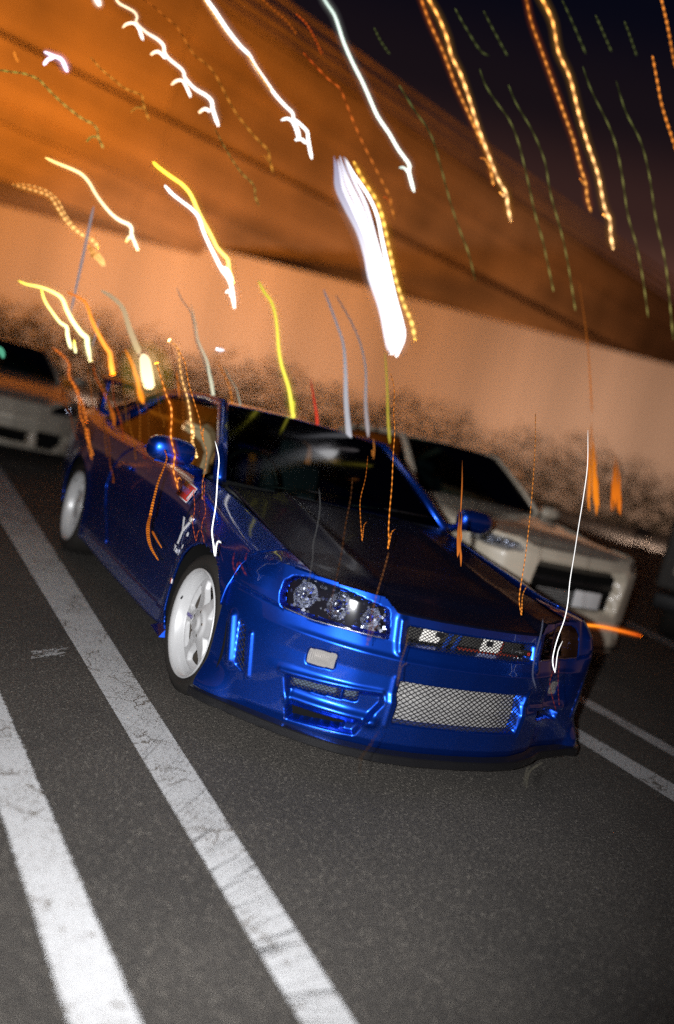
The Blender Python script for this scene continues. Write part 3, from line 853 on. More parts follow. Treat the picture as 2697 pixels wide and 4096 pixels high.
# mouth surround slopes in, front seam under the lamp, bottom corners flick outward, shoulders tuck in
d_in = d_in - .045 * sstep((.30 - N.ZZ) / .14) * sstep((AX - .86) / .07)
d_in = d_in + np.interp(N.ZZ, [.60, .65, .70, .74, .775], [0, .006, .024, .055, .095]) * sstep((AX - .79) / .12)
sd_seam = np.abs(N.ZZ - seam_z(XX))
d_in = d_in + .006 * np.exp(-(sd_seam / .004) ** 2) * (AX > .78)
N.disp = d_in
def ztop_blue(x): return float(np.interp(x, [0, .40, .45, .74, .80], [.712, .712, .758, .766, .768]))
ZT = np.interp(AX, [0, .40, .45, .74, .80], [.712, .712, .758, .766, .772])
cZT = (ZT[:-1, :-1] + ZT[1:, 1:]) / 2; cAX = (AX[:-1, :-1] + AX[1:, 1:]) / 2; cX = (XX[:-1, :-1] + XX[1:, 1:]) / 2
bump_reg = lambda s_, z_: (z_ < cZT) & ~((z_ > seam_z(cX)) & (cAX > .415))
V, F = N.surface(bump_reg); MB().add(V, F).build('front_bumper', BLUE, car)
V, F = N.surface(lambda s_, z_: (z_ < cZT) & (z_ > seam_z(cX)) & (cAX > .415)); front_corner = (V, F)

ST = [(.56, [(.905, .17), (.93, .30), (.935, .45), (.932, .60), (.905, .70), (.835, .772), (.705, .802)]),
      (.88, [(.915, .17), (.935, .3), (.94, .45), (.945, .60), (.928, .735), (.86, .825), (.715, .858)]),
      (1.30, [(.885, .17), (.905, .28), (.905, .45), (.915, .62), (.905, .78), (.855, .885), (.742, .925)]),
      (1.55, [(.895, .16), (.905, .27), (.898, .45), (.908, .62), (.898, .79), (.862, .905), (.80, .938)]),
      (2.5, [(.895, .16), (.905, .27), (.895, .45), (.908, .63), (.898, .80), (.862, .915), (.80, .945)]),
      (3.1, [(.905, .18), (.92, .29), (.915, .46), (.925, .65), (.91, .81), (.868, .925), (.795, .955)]),
      (3.55, [(.915, .2), (.935, .3), (.94, .5), (.945, .66), (.922, .82), (.872, .935), (.77, .972)]),
      (4.1, [(.87, .25), (.895, .36), (.91, .5), (.915, .66), (.90, .82), (.85, .95), (.74, 1.0)]),
      (4.5, [(.80, .28), (.82, .38), (.84, .5), (.845, .66), (.835, .8), (.80, .95), (.72, 1.0)])]
def door_rear(z): return np.interp(z, [.2, .361, .484, .615, .749, .862, .957], [2.45, 2.61, 2.76, 2.82, 2.80, 2.71, 2.53])
ARCH = [(.88, .325, .374), (3.545, .325, .376)]
PARTS = [('side_skirt', lambda y, z: (z < .262) & (y > 1.2) & (y < 3.25)),
         ('front_fender', lambda y, z: y < 1.30),
         ('door', lambda y, z: (y > 1.30) & (y < door_rear(z)) & (z < .96)),
         ('rear_quarter', lambda y, z: y > 0)]
for sd_ in (1, -1):
    res, VV = flank(ST, .56 if sd_ < 0 else .43, 4.5, sd_, ARCH, PARTS, BLUE, car, flare=.014, widen=0 if sd_ < 0 else .10)
    # front corner and the sliver of wing above the lamp belong to the wing
    fe = res['front_fender']
    V, F = front_corner
    sel = [f for f in F if (V[f[0]][0] < 0) == (sd_ < 0)]
    uq, inv = np.unique(np.array(sel), return_inverse=True)
    MB().add(V[uq], inv.reshape(-1, 4)).build('wing_corner', BLUE, fe)
    t = np.linspace(0, 1, 26)
    s0, s1 = float(N.x2s(.70)), N.S
    sA = sd_ * (s0 + (s1 - s0) * t)
    ia = np.interp(sA, N.s, np.arange(len(N.s)))
    jj = int(round((.764 - N.z[0]) / (N.z[1] - N.z[0])))
    dd = np.interp(sA, N.s, N.disp[:, jj] * (np.abs(np.interp(N.s, N.tl, N.tx)) > .795))
    A0 = N.at(sA, np.full(26, .764), dd)
    h0 = np.array([sd_ * .702, float(A0[0][1]) + .006, .770]); h1 = np.array([sd_ * .705, .575 if sd_ < 0 else .50, .803])
    G = np.zeros((26, 8, 3))
    for j in range(8):
        w = j / 7
        B0 = h0[None] * (1 - t[:, None]) + h1[None] * t[:, None]
        G[:, j] = A0 * (1 - w) + B0 * w; G[:, j, 2] += .010 * 4 * w * (1 - w) * t * (1 - t) * 3
    MB().grid(G, flip=sd_ < 0).build('wing_top', BLUE, fe)
    # dark shut line ahead of the door, added blue tube imitating the highlight on its rear edge
    door = res['door']
    pts = []
    for z_ in np.linspace(.27, .90, 20):
        xs_ = np.interp(z_, [.17, .28, .45, .62, .78, .885], [.885, .905, .905, .915, .905, .855])
        pts.append((sd_ * (xs_ + .0005), 1.30, z_))
    MB().tube(pts, .0035, 6).build('shut_line', VOID, door)
    pts = []
    for z_ in np.linspace(.30, .955, 30):
        yy_ = float(door_rear(z_)); i_ = int((yy_ - (.56 if sd_ < 0 else .43)) / .012); col = VV[min(i_, len(VV) - 1)]
        j_ = np.argmin(np.abs(col[:, 2] - z_)); pts.append((col[j_, 0] + sd_ * .002, yy_, z_))
    MB().tube(pts, .005, 6).build('edge_highlight', BLUE, door)
    MB().tube([(sd_ * .905, 2.42, .80), (sd_ * .918, 2.46, .80), (sd_ * .918, 2.60, .805), (sd_ * .905, 2.64, .80)], .012, 8).build('door_handle', BLUE, door)
    # wheel housing
    for (yc, zc, r_) in ARCH:
        n_ = 40; a = np.linspace(-.25, math.pi + .25, n_)
        G = np.array([[(sd_ * xx, yc + (r_ + .012) * math.cos(q), zc + (r_ + .012) * math.sin(q)) for xx in (.915, .62)] for q in a])
        MB().grid(G).build('wheel_housing', VOID, car, solid=.004)
        MB().lathe([(sd_ * .62, .0), (sd_ * .62, r_ + .02)], n=32, origin=(0, yc, zc)).build('wheel_housing', VOID, car)
    # winglet at the front of the skirt
    MB().add([(sd_ * .89, 1.18, .155), (sd_ * .935, 1.19, .152), (sd_ * .93, 1.36, .16), (sd_ * .89, 1.38, .165), (sd_ * .90, 1.20, .20)], [(0, 1, 2, 3), (0, 4, 1), (1, 4, 3, 2)]).build('skirt_winglet', BLUE, car, smooth=False, solid=.006)

def hb(x, y): return .016 * np.exp(-((np.abs(x) - .40) / .05) ** 2) * sstep((y - .1) / .4) - .004 * np.exp(-(x / .2) ** 2)
HB = lambda x: 1.34 + .06 * (x / .7) ** 2
HA = hood_mesh(N, ztop_blue, .698, ([0, .3, .56, .88, 1.30, 1.42], [.715, .775, .800, .856, .925, .94]), HB, .028, bulge=hb)
MB().grid(HA).build('bonnet', DARKHOOD, car, solid=.01)
cabin(car, ((1.42, .955, .725), (2.06, 1.325, .56), (3.12, 1.30, .545), (3.95, 1.03, .66), (4.5, 1.0, .70)), BLUE)
# cowl with the wipers, and firewall
MB().grid(np.array([[(x, HB(x) - .01, .945 - .012 * (abs(x) / .7)), (x, 1.46 - .08 * (1 - (x / .73) ** 2), .955)] for x in np.linspace(-.73, .73, 20)])).build('cowl', BLACK, car)
for x0, x1 in ((-.50, .12), (.02, .60)):
    wq = MB(); wq.tube([(x0, 1.40, .972), ((x0 + x1) / 2, 1.385, 1.0), (x1, 1.43, 1.005)], .006, 6); wq.build('wiper', BLACK, car)
# black fillers put in as the shade behind every opening
MB().box((-.55, .34, .16), (.55, 1.30, .66)).build('engine_bay', VOID, car, smooth=False)
sL = np.linspace(-N.S * .93, N.S * .93, 60)
MB().grid(np.array([N.at(sL, np.full(60, z_), .105) for z_ in (.10, .3, .56)])).build('inner_blocker', VOID, car)
MB().box((-.60, 1.30, .14), (.60, 4.4, .50)).build('underbody', VOID, car, smooth=False)
MB().add([(-.8, 4.5, .28), (.8, 4.5, .28), (.72, 4.5, 1.0), (-.72, 4.5, 1.0)], [(0, 1, 2, 3)]).build('rear_panel', BLUE, car, smooth=False)
# rear wing
wg = MB()
G = [[(x, 4.22 + dy_, 1.235 + dz_) for dy_, dz_ in ((0, 0), (.03, .018), (.16, .03), (.22, .045), (.20, .03), (.08, .004), (0, 0))] for x in np.linspace(-.74, .74, 9)]
wing = wg.grid(np.array(G)).build('rear_wing', BLUE, car)
for sd_ in (-1, 1):
    MB().box((sd_ * .70 - .012, 4.24, 1.0), (sd_ * .70 + .012, 4.42, 1.245)).build('wing_upright', BLUE, wing, bevel=.006)
# splitter
prof = [(.012, .158), (-.026, .150), (-.030, .146), (-.030, .116), (-.026, .112), (.30, .108)]
sS = np.linspace(-N.S, N.S, 160)
G = np.zeros((160, len(prof), 3))
for j, (inw, z_) in enumerate(prof):
    P_ = N.at(sS, np.full(160, .20), inw - (.035 * sstep((np.abs(N.frame(sS)[0]) - .86) / .07) if j < 5 else 0)); P_[:, 2] = z_; G[:, j] = P_
MB().grid(G, flip=True).build('front_splitter', GLOSSBLACK, car, smooth=False)
MB().grid(np.stack([np.stack([G[:, 5, 0], G[:, 5, 1], np.full(160, .109)], -1), np.stack([G[:, 5, 0] * .6, np.full(160, .9), np.full(160, .109)], -1)], 1)).build('undertray', GLOSSBLACK, car)

# headlights
for w_, sg in ((0, -1), (1, 1)):
    V, F = N.patch('headlight', .004, .0, w_)[0]
    hl = MB().add(V, F).build('headlight', COVER, car)
    V, F = N.patch('headlight', .085, .006, w_)[0]; MB().add(V, F).build('lamp_housing', LAMPDARK, hl)
    rims = N.holes['headlight'][w_][0]
    for i_, (x_, z_, r_, dp, ball) in enumerate(((-.728, .672, .056, .045, .25), (-.615, .672, .060, .055, .40), (-.492, .655, .048, .05, .42))):
        p_ = N.at(float(N.x2s(sg * abs(x_))), z_, .038)
        lamp_bowl(hl, tuple(p_), r_, dp, n=18, seed=i_ + 3 * w_, ball=ball)
    facets(hl, N, sg, .43, .785, .605, .738, 120, (-.50, -.82, .27), 5 + w_)
    xs_ = np.linspace(.43, .785, 24)
    MB().tube([N.at(float(N.x2s(sg * x)), float(np.interp(x, [.43, .54, .69, .78], [.601, .6005, .594, .605])), .002) for x in xs_], .003, 6).build('chrome_strip', CHROME, hl)
    # indicator in the bumper
    V, F = N.patch('signal', .006, -.0035, w_, bulge=.008)[0]; sgn = MB().add(V, F).build('indicator', SIGNALLENS, car)
    V, F = N.patch('signal', .012, .004, w_)[0]; MB().add(V, F).build('surround', BLACK, sgn)
    # ducts
    V, F = N.patch('upper_duct', .070, .012, w_)[0]; d_ = MB().add(V, F).build('brake_duct', DUCTGREY, car)
    N.wires('upper_duct', w_, .044, .020, .0014, slope=.7).build('mesh_screen', WIRE, d_)
    x_ = N.at(float(N.x2s(sg * .545)), .335, .04)
    MB().box((x_[0] - .008, x_[1], .318), (x_[0] + .008, x_[1] + .05, .362)).build('duct_brace', BLUE, d_, bevel=.003)
    if w_ == 0: V, F = N.patch('lower_duct', .070, .02, w_)[0]; MB().add(V, F).build('lower_duct', VOID, car)
    V, F = N.patch('corner_vent', .035, .004, w_)[0]; cv = MB().add(V, F).build('corner_vent', VOID, car)
    N.wires('corner_vent', w_, .008, .022, .0015, slope=.9).build('mesh_screen', WIRE, cv)

# grille: mesh, what shows behind it, and the badge
V, F = N.patch('grille', .14, .004)[0]; gr = MB().add(V, F).build('grille', VOID, car)
N.wires('grille', 0, .016, .021, .0014, slope=.62).build('mesh_screen', WIRE, gr)
def behind(name, x0, x1, z0, z1, dpt, mat, slant=0.0):
    p = N.at(float(N.x2s((x0 + x1) / 2)), .63, dpt); y_ = float(p[1])
    V = [(x0, y_, z0), (x1, y_, z0), (x1 + slant, y_, z1), (x0 + slant, y_, z1)]
    V += [(a, b + .012, c) for a, b, c in V]
    MB().add(V, [(0, 1, 2, 3), (7, 6, 5, 4), (0, 4, 5, 1), (1, 5, 6, 2), (2, 6, 7, 3), (3, 7, 4, 0)]).build(name, mat, gr, smooth=False, bevel=.003)
behind('bonnet_catch', -.262, -.165, .612, .668, .05, CARDWHITE, .012)
behind('bonnet_catch', .062, .165, .606, .668, .05, CARDWHITE, .012)
behind('catch_slot', -.19, -.158, .640, .662, .044, BLACK)
behind('catch_slot', .085, .118, .632, .656, .044, BLACK)
behind('brace', -.135, -.115, .592, .672, .06, BLUEDARK, .03)
behind('brace', -.085, -.068, .592, .672, .06, BLUEDARK, .03)
behind('frame_rail', -.04, .30, .592, .604, .07, REDBRACE)
behind('frame_rail', .175, .20, .60, .668, .065, REDBRACE)
behind('oil_cooler', -.345, .345, .60, .668, .12, BRASS)
yb_ = float(N.at(float(N.x2s(.262)), .63, .004)[1])
bd = MB().box((.205, yb_ - .002, .622), (.322, yb_ + .004, .648)).build('badge', BLACK, gr, bevel=.002)
tb = link('badge_lettering', text_mesh('badge_lettering', 'nism', .030, CHROME, .001), bd); place(tb, (.252, yb_ - .0035, .6355), (1, .03, 0), (0, 0, 1))
tb = link('badge_lettering', text_mesh('badge_lettering', 'o', .030, RED, .001), bd); place(tb, (.303, yb_ - .0035, .6355), (1, .03, 0), (0, 0, 1))
for k in range(3):
    MB().lathe([(-.004, .0003), (-.004, .005), (.004, .006)], axis='y', n=10, origin=(.26 + .022 * k, yb_ + .03, .600)).build('bolt', CHROME, gr)

# intercooler: core, its tubes one by one, mesh screen
V, F = N.patch('intercooler', .062, .004)[0]; ic = MB().add(V, F).build('intercooler', ALU, car)
z_ = .280
while z_ < .45:
    sI = np.linspace(float(N.x2s(-.342)), float(N.x2s(.345)), 30)
    A = []
    for (dz_, inw) in ((-.0042, .060), (-.0036, .050), (.0036, .050), (.0042, .060)):
        A.append(N.at(sI, np.full(30, z_ + dz_), inw))
    MB().grid(np.array(A)).build('cooling_tube', ALUTUBE, ic)
    z_ += .0152
N.wires('intercooler', 0, .014, .031, .0017, slope=.62).build('mesh_screen', WIRE, ic)
V, F = N.patch('intercooler', .075, .008)[0]

# wheels
add_wheel(car, -.800, .888, .327, -1, steer=.002, spin=.18, decal=-.2236, scale=1.0)
add_wheel(car, -.800, 3.553, .327, -1, spin=.75, scale=1.0)
add_wheel(car, .86, .885, .365, 1); add_wheel(car, .80, 3.555, .365, 1)

# mirrors
for sd_ in (-1, 1):
    n_ = 20; V = []
    G = np.zeros((14, n_, 3))
    for i, t in enumerate(np.linspace(0, math.pi, 14)):
        for k in range(n_):
            a = 2 * math.pi * k / n_
            sx = .125 * math.sin(t) ** .55
            cx_ = math.copysign(abs(math.cos(a)) ** .7, math.cos(a)); sz_ = math.copysign(abs(math.sin(a)) ** .7, math.sin(a))
            G[i, k] = (sd_ * (1.0) + .125 * math.copysign(abs(math.cos(t)) ** .7, math.cos(t)), 1.52 + .075 * (math.sin(t) ** .6) * cx_ * (1 if cx_ < 0 else .4), 1.035 + .068 * (math.sin(t) ** .6) * sz_)
    G = np.concatenate([G, G[:, :1]], 1)
    mr = MB().grid(G).build('door_mirror', BLUE, car)
    MB().tube([(sd_ * .80, 1.56, .945), (sd_ * .88, 1.55, .965), (sd_ * .96, 1.54, .985)], [.03, .024, .022], 8).build('mirror_arm', BLUE, mr)
    MB().box((sd_ * .83 if sd_ > 0 else -1.08, 1.487, .966), (1.08 if sd_ > 0 else -.83, 1.50, .974)).build('mirror_lip', BLUE, mr, bevel=.003)

# side lamp and stickers on the flank (our side)
def on_flank(y_, z_):
    col = VV[int(round((y_ - .56) / .012))]
    j_ = np.argsort(np.abs(col[:, 2] - z_))[:2]
    return float(col[j_, 0].mean()) - .003
def sticker_xform(o, y_, z_, up=(0, 0, 1), tilt=0.0):
    dz_ = .01; xa = on_flank(y_, z_ + dz_) - on_flank(y_, z_ - dz_)
    u = Vector((xa, 0, 2 * dz_)).normalized(); x = Vector((0, -1, 0))
    c_, s_ = math.cos(tilt), math.sin(tilt)
    place(o, (on_flank(y_, z_) - .001, y_, z_), x * c_ + u * s_, u * c_ - x * s_)
fl_ = MB().box((-.024, -.017, -.004), (.024, .017, .006)).build('side_marker', CHROME, car, bevel=.006); sticker_xform(fl_, 1.205, .750, tilt=-.1)
MB().box((-.018, -.011, .005), (.018, .011, .009)).build('marker_lens', RIBLENS, fl_, bevel=.003)
st_ = link('flank_lettering', text_mesh('flank_lettering', 'Y:', .19, STICKERWHITE), car); sticker_xform(st_, 1.262, .662, tilt=-.08)
st_ = link('flank_lettering', text_mesh('flank_lettering', 'Yas Fis', .045, STICKERWHITE), car); sticker_xform(st_, 1.275, .572, tilt=-.08)
st_ = MB().box((-.10, -.045, 0), (.10, .045, .001)).build('door_sticker', STICKERWHITE, car); sticker_xform(st_, 1.47, .850, tilt=-.06)
MB().box((-.096, -.041, .0005), (.096, .041, .002)).build('sticker_face', RED, st_)
q = link('sticker_lettering', text_mesh('sticker_lettering', 'MOTO', .042, PURPLE), st_); q.location = (-.02, 0, .0024)
MB().box((.062, -.03, .001), (.084, .03, .0026)).build('sticker_bar', STICKERWHITE, st_)
st_ = MB().box((-.02, -.012, 0), (.02, .012, .001)).build('flank_sticker', STICKERWHITE, car); sticker_xform(st_, 1.235, .43)
MB().box((-.006, -.012, .0005), (.006, .012, .002)).build('sticker_stripe', RED, st_)


# ------------------------------------------------------------------ the neighbouring cars, seen only in part
def other_car(name, label, loc, mat, nose, ztop, hw, edge, st, cab, parts_fn, rotz=0.0, hood_mat=None):
    root = thing(name, label, 'car', loc, rot=(0, 0, rotz))
    V, F = nose.surface(lambda s_, z_: z_ < nose.ztop_c); MB().add(V, F).build('front_bumper', mat, root)
    HBo = lambda x: cab[0][0] - .08 + .06 * (x / hw) ** 2
    MB().grid(hood_mesh(nose, ztop, hw, edge, HBo, .03, nu=41, nv=40)).build('bonnet', hood_mat or mat, root, solid=.01)
    ar = [(.92, .325, .36), (3.55, .325, .36)]
    parts = [('front_fender', lambda y, z: y < 1.35), ('door', lambda y, z: (y > 1.35) & (y < 2.75)), ('rear_quarter', lambda y, z: y > 0)]
    for sd_ in (-1, 1):
        flank(st, st[0][0], 4.5, sd_, ar, parts, mat, root, dy=.03, nv=40, sigy=4, sigv=.8, flare=.012)
        add_wheel(root, sd_ * .78, .92, .327, sd_); add_wheel(root, sd_ * .78, 3.55, .327, sd_)
        MB().lathe([(sd_ * .6, .0), (sd_ * .6, .38)], n=24, origin=(0, .92, .325)).build('wheel_housing', VOID, root)
        c_ = MB(); c_.lathe([(-.11, .002), (-.10, .05), (0, .062), (.10, .05), (.11, .002)], n=16, origin=(sd_ * .99, cab[0][0] + .14, 1.02)); mo = c_.build('door_mirror', mat, root)
        MB().tube([(sd_ * .82, cab[0][0] + .16, .93), (sd_ * .93, cab[0][0] + .15, .985)], .02, 6).build('mirror_arm', BLACK, mo)
    cabin(root, cab, mat)
    MB().box((-.6, .14, .18), (.6, 1.3, .70)).build('engine_bay', VOID, root, smooth=False)
    MB().box((-.6, 1.3, .16), (.6, 4.4, .5)).build('underbody', VOID, root, smooth=False)
    parts_fn(root, nose)
    return root

def setup_nose(px, py, yoff, zt_tab, z0, z1, d=.013):
    n = Nose(px, py, yoff, ds=d, dz=d, z0=z0, z1=z1)
    x = np.abs(n.frame(n.SS)[0]); n.AX = x
    zt = np.interp(x, *zt_tab); n.ztop_c = (zt[:-1, :-1] + zt[1:, 1:]) / 2
    return n

def stations(h0, w=.0, dz=0.0):
    return [(h0, [(.86, .2), (.885, .3), (.89, .45), (.885, .60), (.87, .70), (.81, .775 + dz), (.69, .80 + dz)]),
            (.92, [(.875, .2), (.895, .3), (.90, .45), (.905, .62), (.885, .745), (.825, .835 + dz), (.70, .865 + dz)]),
            (1.40, [(.87, .18), (.88, .28), (.88, .45), (.89, .62), (.88, .79), (.835, .89 + dz * .5), (.74, .93 + dz * .5)]),
            (2.5, [(.87, .18), (.88, .28), (.88, .45), (.89, .63), (.88, .80), (.84, .91), (.78, .945)]),
            (3.55, [(.88, .2), (.9, .3), (.9, .5), (.905, .66), (.89, .82), (.84, .93), (.74, .97)]),
            (4.5, [(.80, .28), (.82, .38), (.84, .5), (.845, .66), (.835, .8), (.79, .95), (.70, 1.0)])]

# white saloon in the next bay: wide dark mouth, plate low in it, clustered lamp
oy = lambda z, ax: np.interp(z, [.10, .2, .36, .74, .80, .86, .95], [.03, 0, .012, 0, .012, .05, .15])
NW = setup_nose([0, .3, .55, .70, .80, .86, .885], [0, .012, .05, .12, .23, .38, .55], oy, ([0, .45, .56, .9], [.838, .838, .885, .885]), .11, .92)
NW.recess('mouth', [(-.46, .41), (.50, .41), (.53, .70), (.47, .775), (-.42, .775), (-.45, .70)], .10, r=.05, w=.016, mirror=False)
NW.recess('headlight', [(-.86, .79), (-.80, .868), (-.60, .855), (-.55, .795), (-.70, .775)], .05, r=.015, w=.014)
NW.recess('side_inlet', [(-.80, .34), (-.60, .36), (-.58, .22), (-.76, .20)], .06, r=.03, w=.016)
def white_parts(root, n):
    V, F = n.patch('mouth', .16, .004)[0]; mo = MB().add(V, F).build('radiator_opening', simple('dull_mouth', (.05, .043, .032), .8), root)
    for k in range(6):
        sI = np.linspace(float(n.x2s(-.47)), float(n.x2s(.47)), 20)
        MB().grid(np.array([n.at(sI, np.full(20, .44 + .02 * k + q), w_) for q, w_ in ((-.005, .13), (-.004, .12), (.004, .12), (.005, .13))])).build('cooling_tube', ALU, mo)
    sI = np.linspace(float(n.x2s(-.48)), float(n.x2s(.48)), 24)
    MB().grid(np.array([n.at(sI, np.full(24, a), b) for a, b in ((.60, .10), (.605, .07), (.64, .07), (.645, .10))])).build('crash_beam', BLACK, mo)
    pl = MB().box((-.02, .012, .455), (.26, .020, .585)).build('number_plate', PLATE, root, bevel=.004)
    t_ = link('plate_frame', mesh('plate_frame', [(-.03, .023, .445), (.27, .023, .445), (.27, .023, .595), (-.03, .023, .595)], [(0, 1, 2, 3)], BLACK), pl)
    V, F = n.patch('side_inlet', .09, .004, 0)[0]; MB().add(V, F).build('side_inlet', VOID, root)
    V, F = n.patch('side_inlet', .09, .004, 1)[0]; MB().add(V, F).build('side_inlet', VOID, root)
    for w_, sg in ((0, -1), (1, 1)):
        V, F = n.patch('headlight', .004, 0, w_)[0]; hl = MB().add(V, F).build('headlight', COVER, root)
        V, F = n.patch('headlight', .10, .006, w_)[0]; MB().add(V, F).build('lamp_housing', LAMPDARK, hl)
        for i_, (x_, z_, r_) in enumerate(((-.785, .822, .032), (-.70, .815, .034), (-.615, .818, .026))):
            lamp_bowl(hl, tuple(n.at(float(n.x2s(sg * abs(x_))), z_, .035)), r_, .04, n=14, seed=20 + i_, ball=.5)
        facets(hl, n, sg, .60, .82, .80, .85, 60, (-.75, -.62, .12), 60 + w_, .04, .07)
        lip = MB(); lip.tube([n.at(float(n.x2s(sg * x)), .150, -.012) for x in np.linspace(.05, .87, 14)], .012, 6); lip.build('front_lip', BLACK, root)
white = other_car('white_saloon', 'pale white saloon with a wide dark mouth parked right of the blue coupe', (2.62, 2.02, 0), WHITE, NW,
                  lambda x: float(np.interp(x, [0, .45, .56, .9], [.838, .838, .885, .885])), .69, ([0, .3, .56, .9, 1.4], [.86, .885, .905, .93, .985]), stations(.56, dz=.085),
                  ((1.45, 1.0, .70), (2.05, 1.40, .55), (3.0, 1.38, .55), (3.85, 1.06, .65), (4.5, 1.03, .68)), white_parts)

# silver car in the row behind: low bumper with open side inlets
oy2 = lambda z, ax: np.interp(z, [.12, .2, .36, .50, .56, .72, .78], [.03, .0, .015, 0, .02, .07, .10])
NS = setup_nose([0, .3, .55, .70, .80, .86, .885], [0, .015, .06, .14, .25, .40, .55], oy2, ([0, .4, .46, .9], [.69, .69, .76, .76]), .13, .80)
NS.recess('inlet', [(-.72, .375), (-.30, .385), (-.33, .165), (-.56, .165)], .09, r=.03, w=.016)
NS.recess('mouth', [(-.235, .18), (.235, .18), (.235, .36), (-.235, .36)], .09, r=.02, w=.016, mirror=False)
NS.recess('headlight', [(-.83, .63), (-.78, .735), (-.55, .735), (-.42, .66), (-.44, .605)], .05, r=.015, w=.014)
def silver_parts(root, n):
    for nm in ('inlet', 'mouth'):
        for V, F in n.patch(nm, .13, .004): MB().add(V, F).build('air_inlet', VOID, root)
    for w_, sg in ((0, -1), (1, 1)):
        V, F = n.patch('headlight', .004, 0, w_)[0]; hl = MB().add(V, F).build('headlight', COVER, root)
        V, F = n.patch('headlight', .10, .006, w_)[0]; MB().add(V, F).build('lamp_housing', LAMPDARK, hl)
        for i_, (x_, z_, r_) in enumerate(((-.70, .67, .045), (-.56, .665, .042))):
            lamp_bowl(hl, tuple(n.at(float(n.x2s(sg * abs(x_))), z_, .03)), r_, .04, n=14, seed=30 + i_, ball=.5)
        facets(hl, n, sg, .50, .78, .64, .72, 50, (-.15, -.97, .10), 70 + w_, .04, .07)
    lp = MB(); lp.tube([n.at(float(n.x2s(x)), .14, -.01) for x in np.linspace(-.86, .86, 24)], .012, 6); lp.build('front_lip', BLACK, root)
silver = other_car('silver_coupe', 'silver car with open side inlets in its bumper, parked behind at the left edge', (-.70, 8.0, 0), SILVER, NS,
                   lambda x: float(np.interp(x, [0, .4, .46, .9], [.69, .69, .76, .76])), .69, ([0, .3, .56, .9, 1.4], [.70, .755, .80, .86, .93]), stations(.56),
                   ((1.42, .955, .70), (2.06, 1.30, .55), (3.05, 1.28, .54), (3.9, 1.03, .64), (4.5, 1.0, .68)), silver_parts)

# pale ribbed box van at the right edge of the view
van = thing('box_van', 'pale ribbed box van cut off by the right edge, with an amber marker lamp', 'van', (4.93, 3.28, 0), rot=(0, 0, math.radians(-52)))
MB().box((0, 0, .55), (2.0, 5.2, 2.5)).build('cargo_box', simple('van_dark_panel', (.05, .045, .04), .6), van, bevel=.04)
for k in range(16):
    MB().box((.14, -.03, .72 + .095 * k), (1.86, -.005, .80 + .095 * k)).build('door_slat', WHITE if k else SILVER, van, bevel=.006)
MB().box((.02, -.10, .35), (1.98, .05, .52)).build('rear_bumper', BLACK, van, bevel=.02)
MB().lathe([(-.03, .001), (-.03, .02), (0, .028)], axis='y', n=14, origin=(.07, -.002, 1.3)).build('marker_lamp', emit('amber_marker', (1, .42, .03), 3.0), van)
for sd_ in (0, 1):
    for yy_ in (.7, 4.2):
        w = MB(); w.lathe([(-.11, .02), (-.11, .30), (-.09, .36), (.09, .36), (.11, .30), (.11, .02)], n=32, origin=(.25 + 1.5 * sd_, yy_, .36)); w.build('wheel', RUBBER, van)


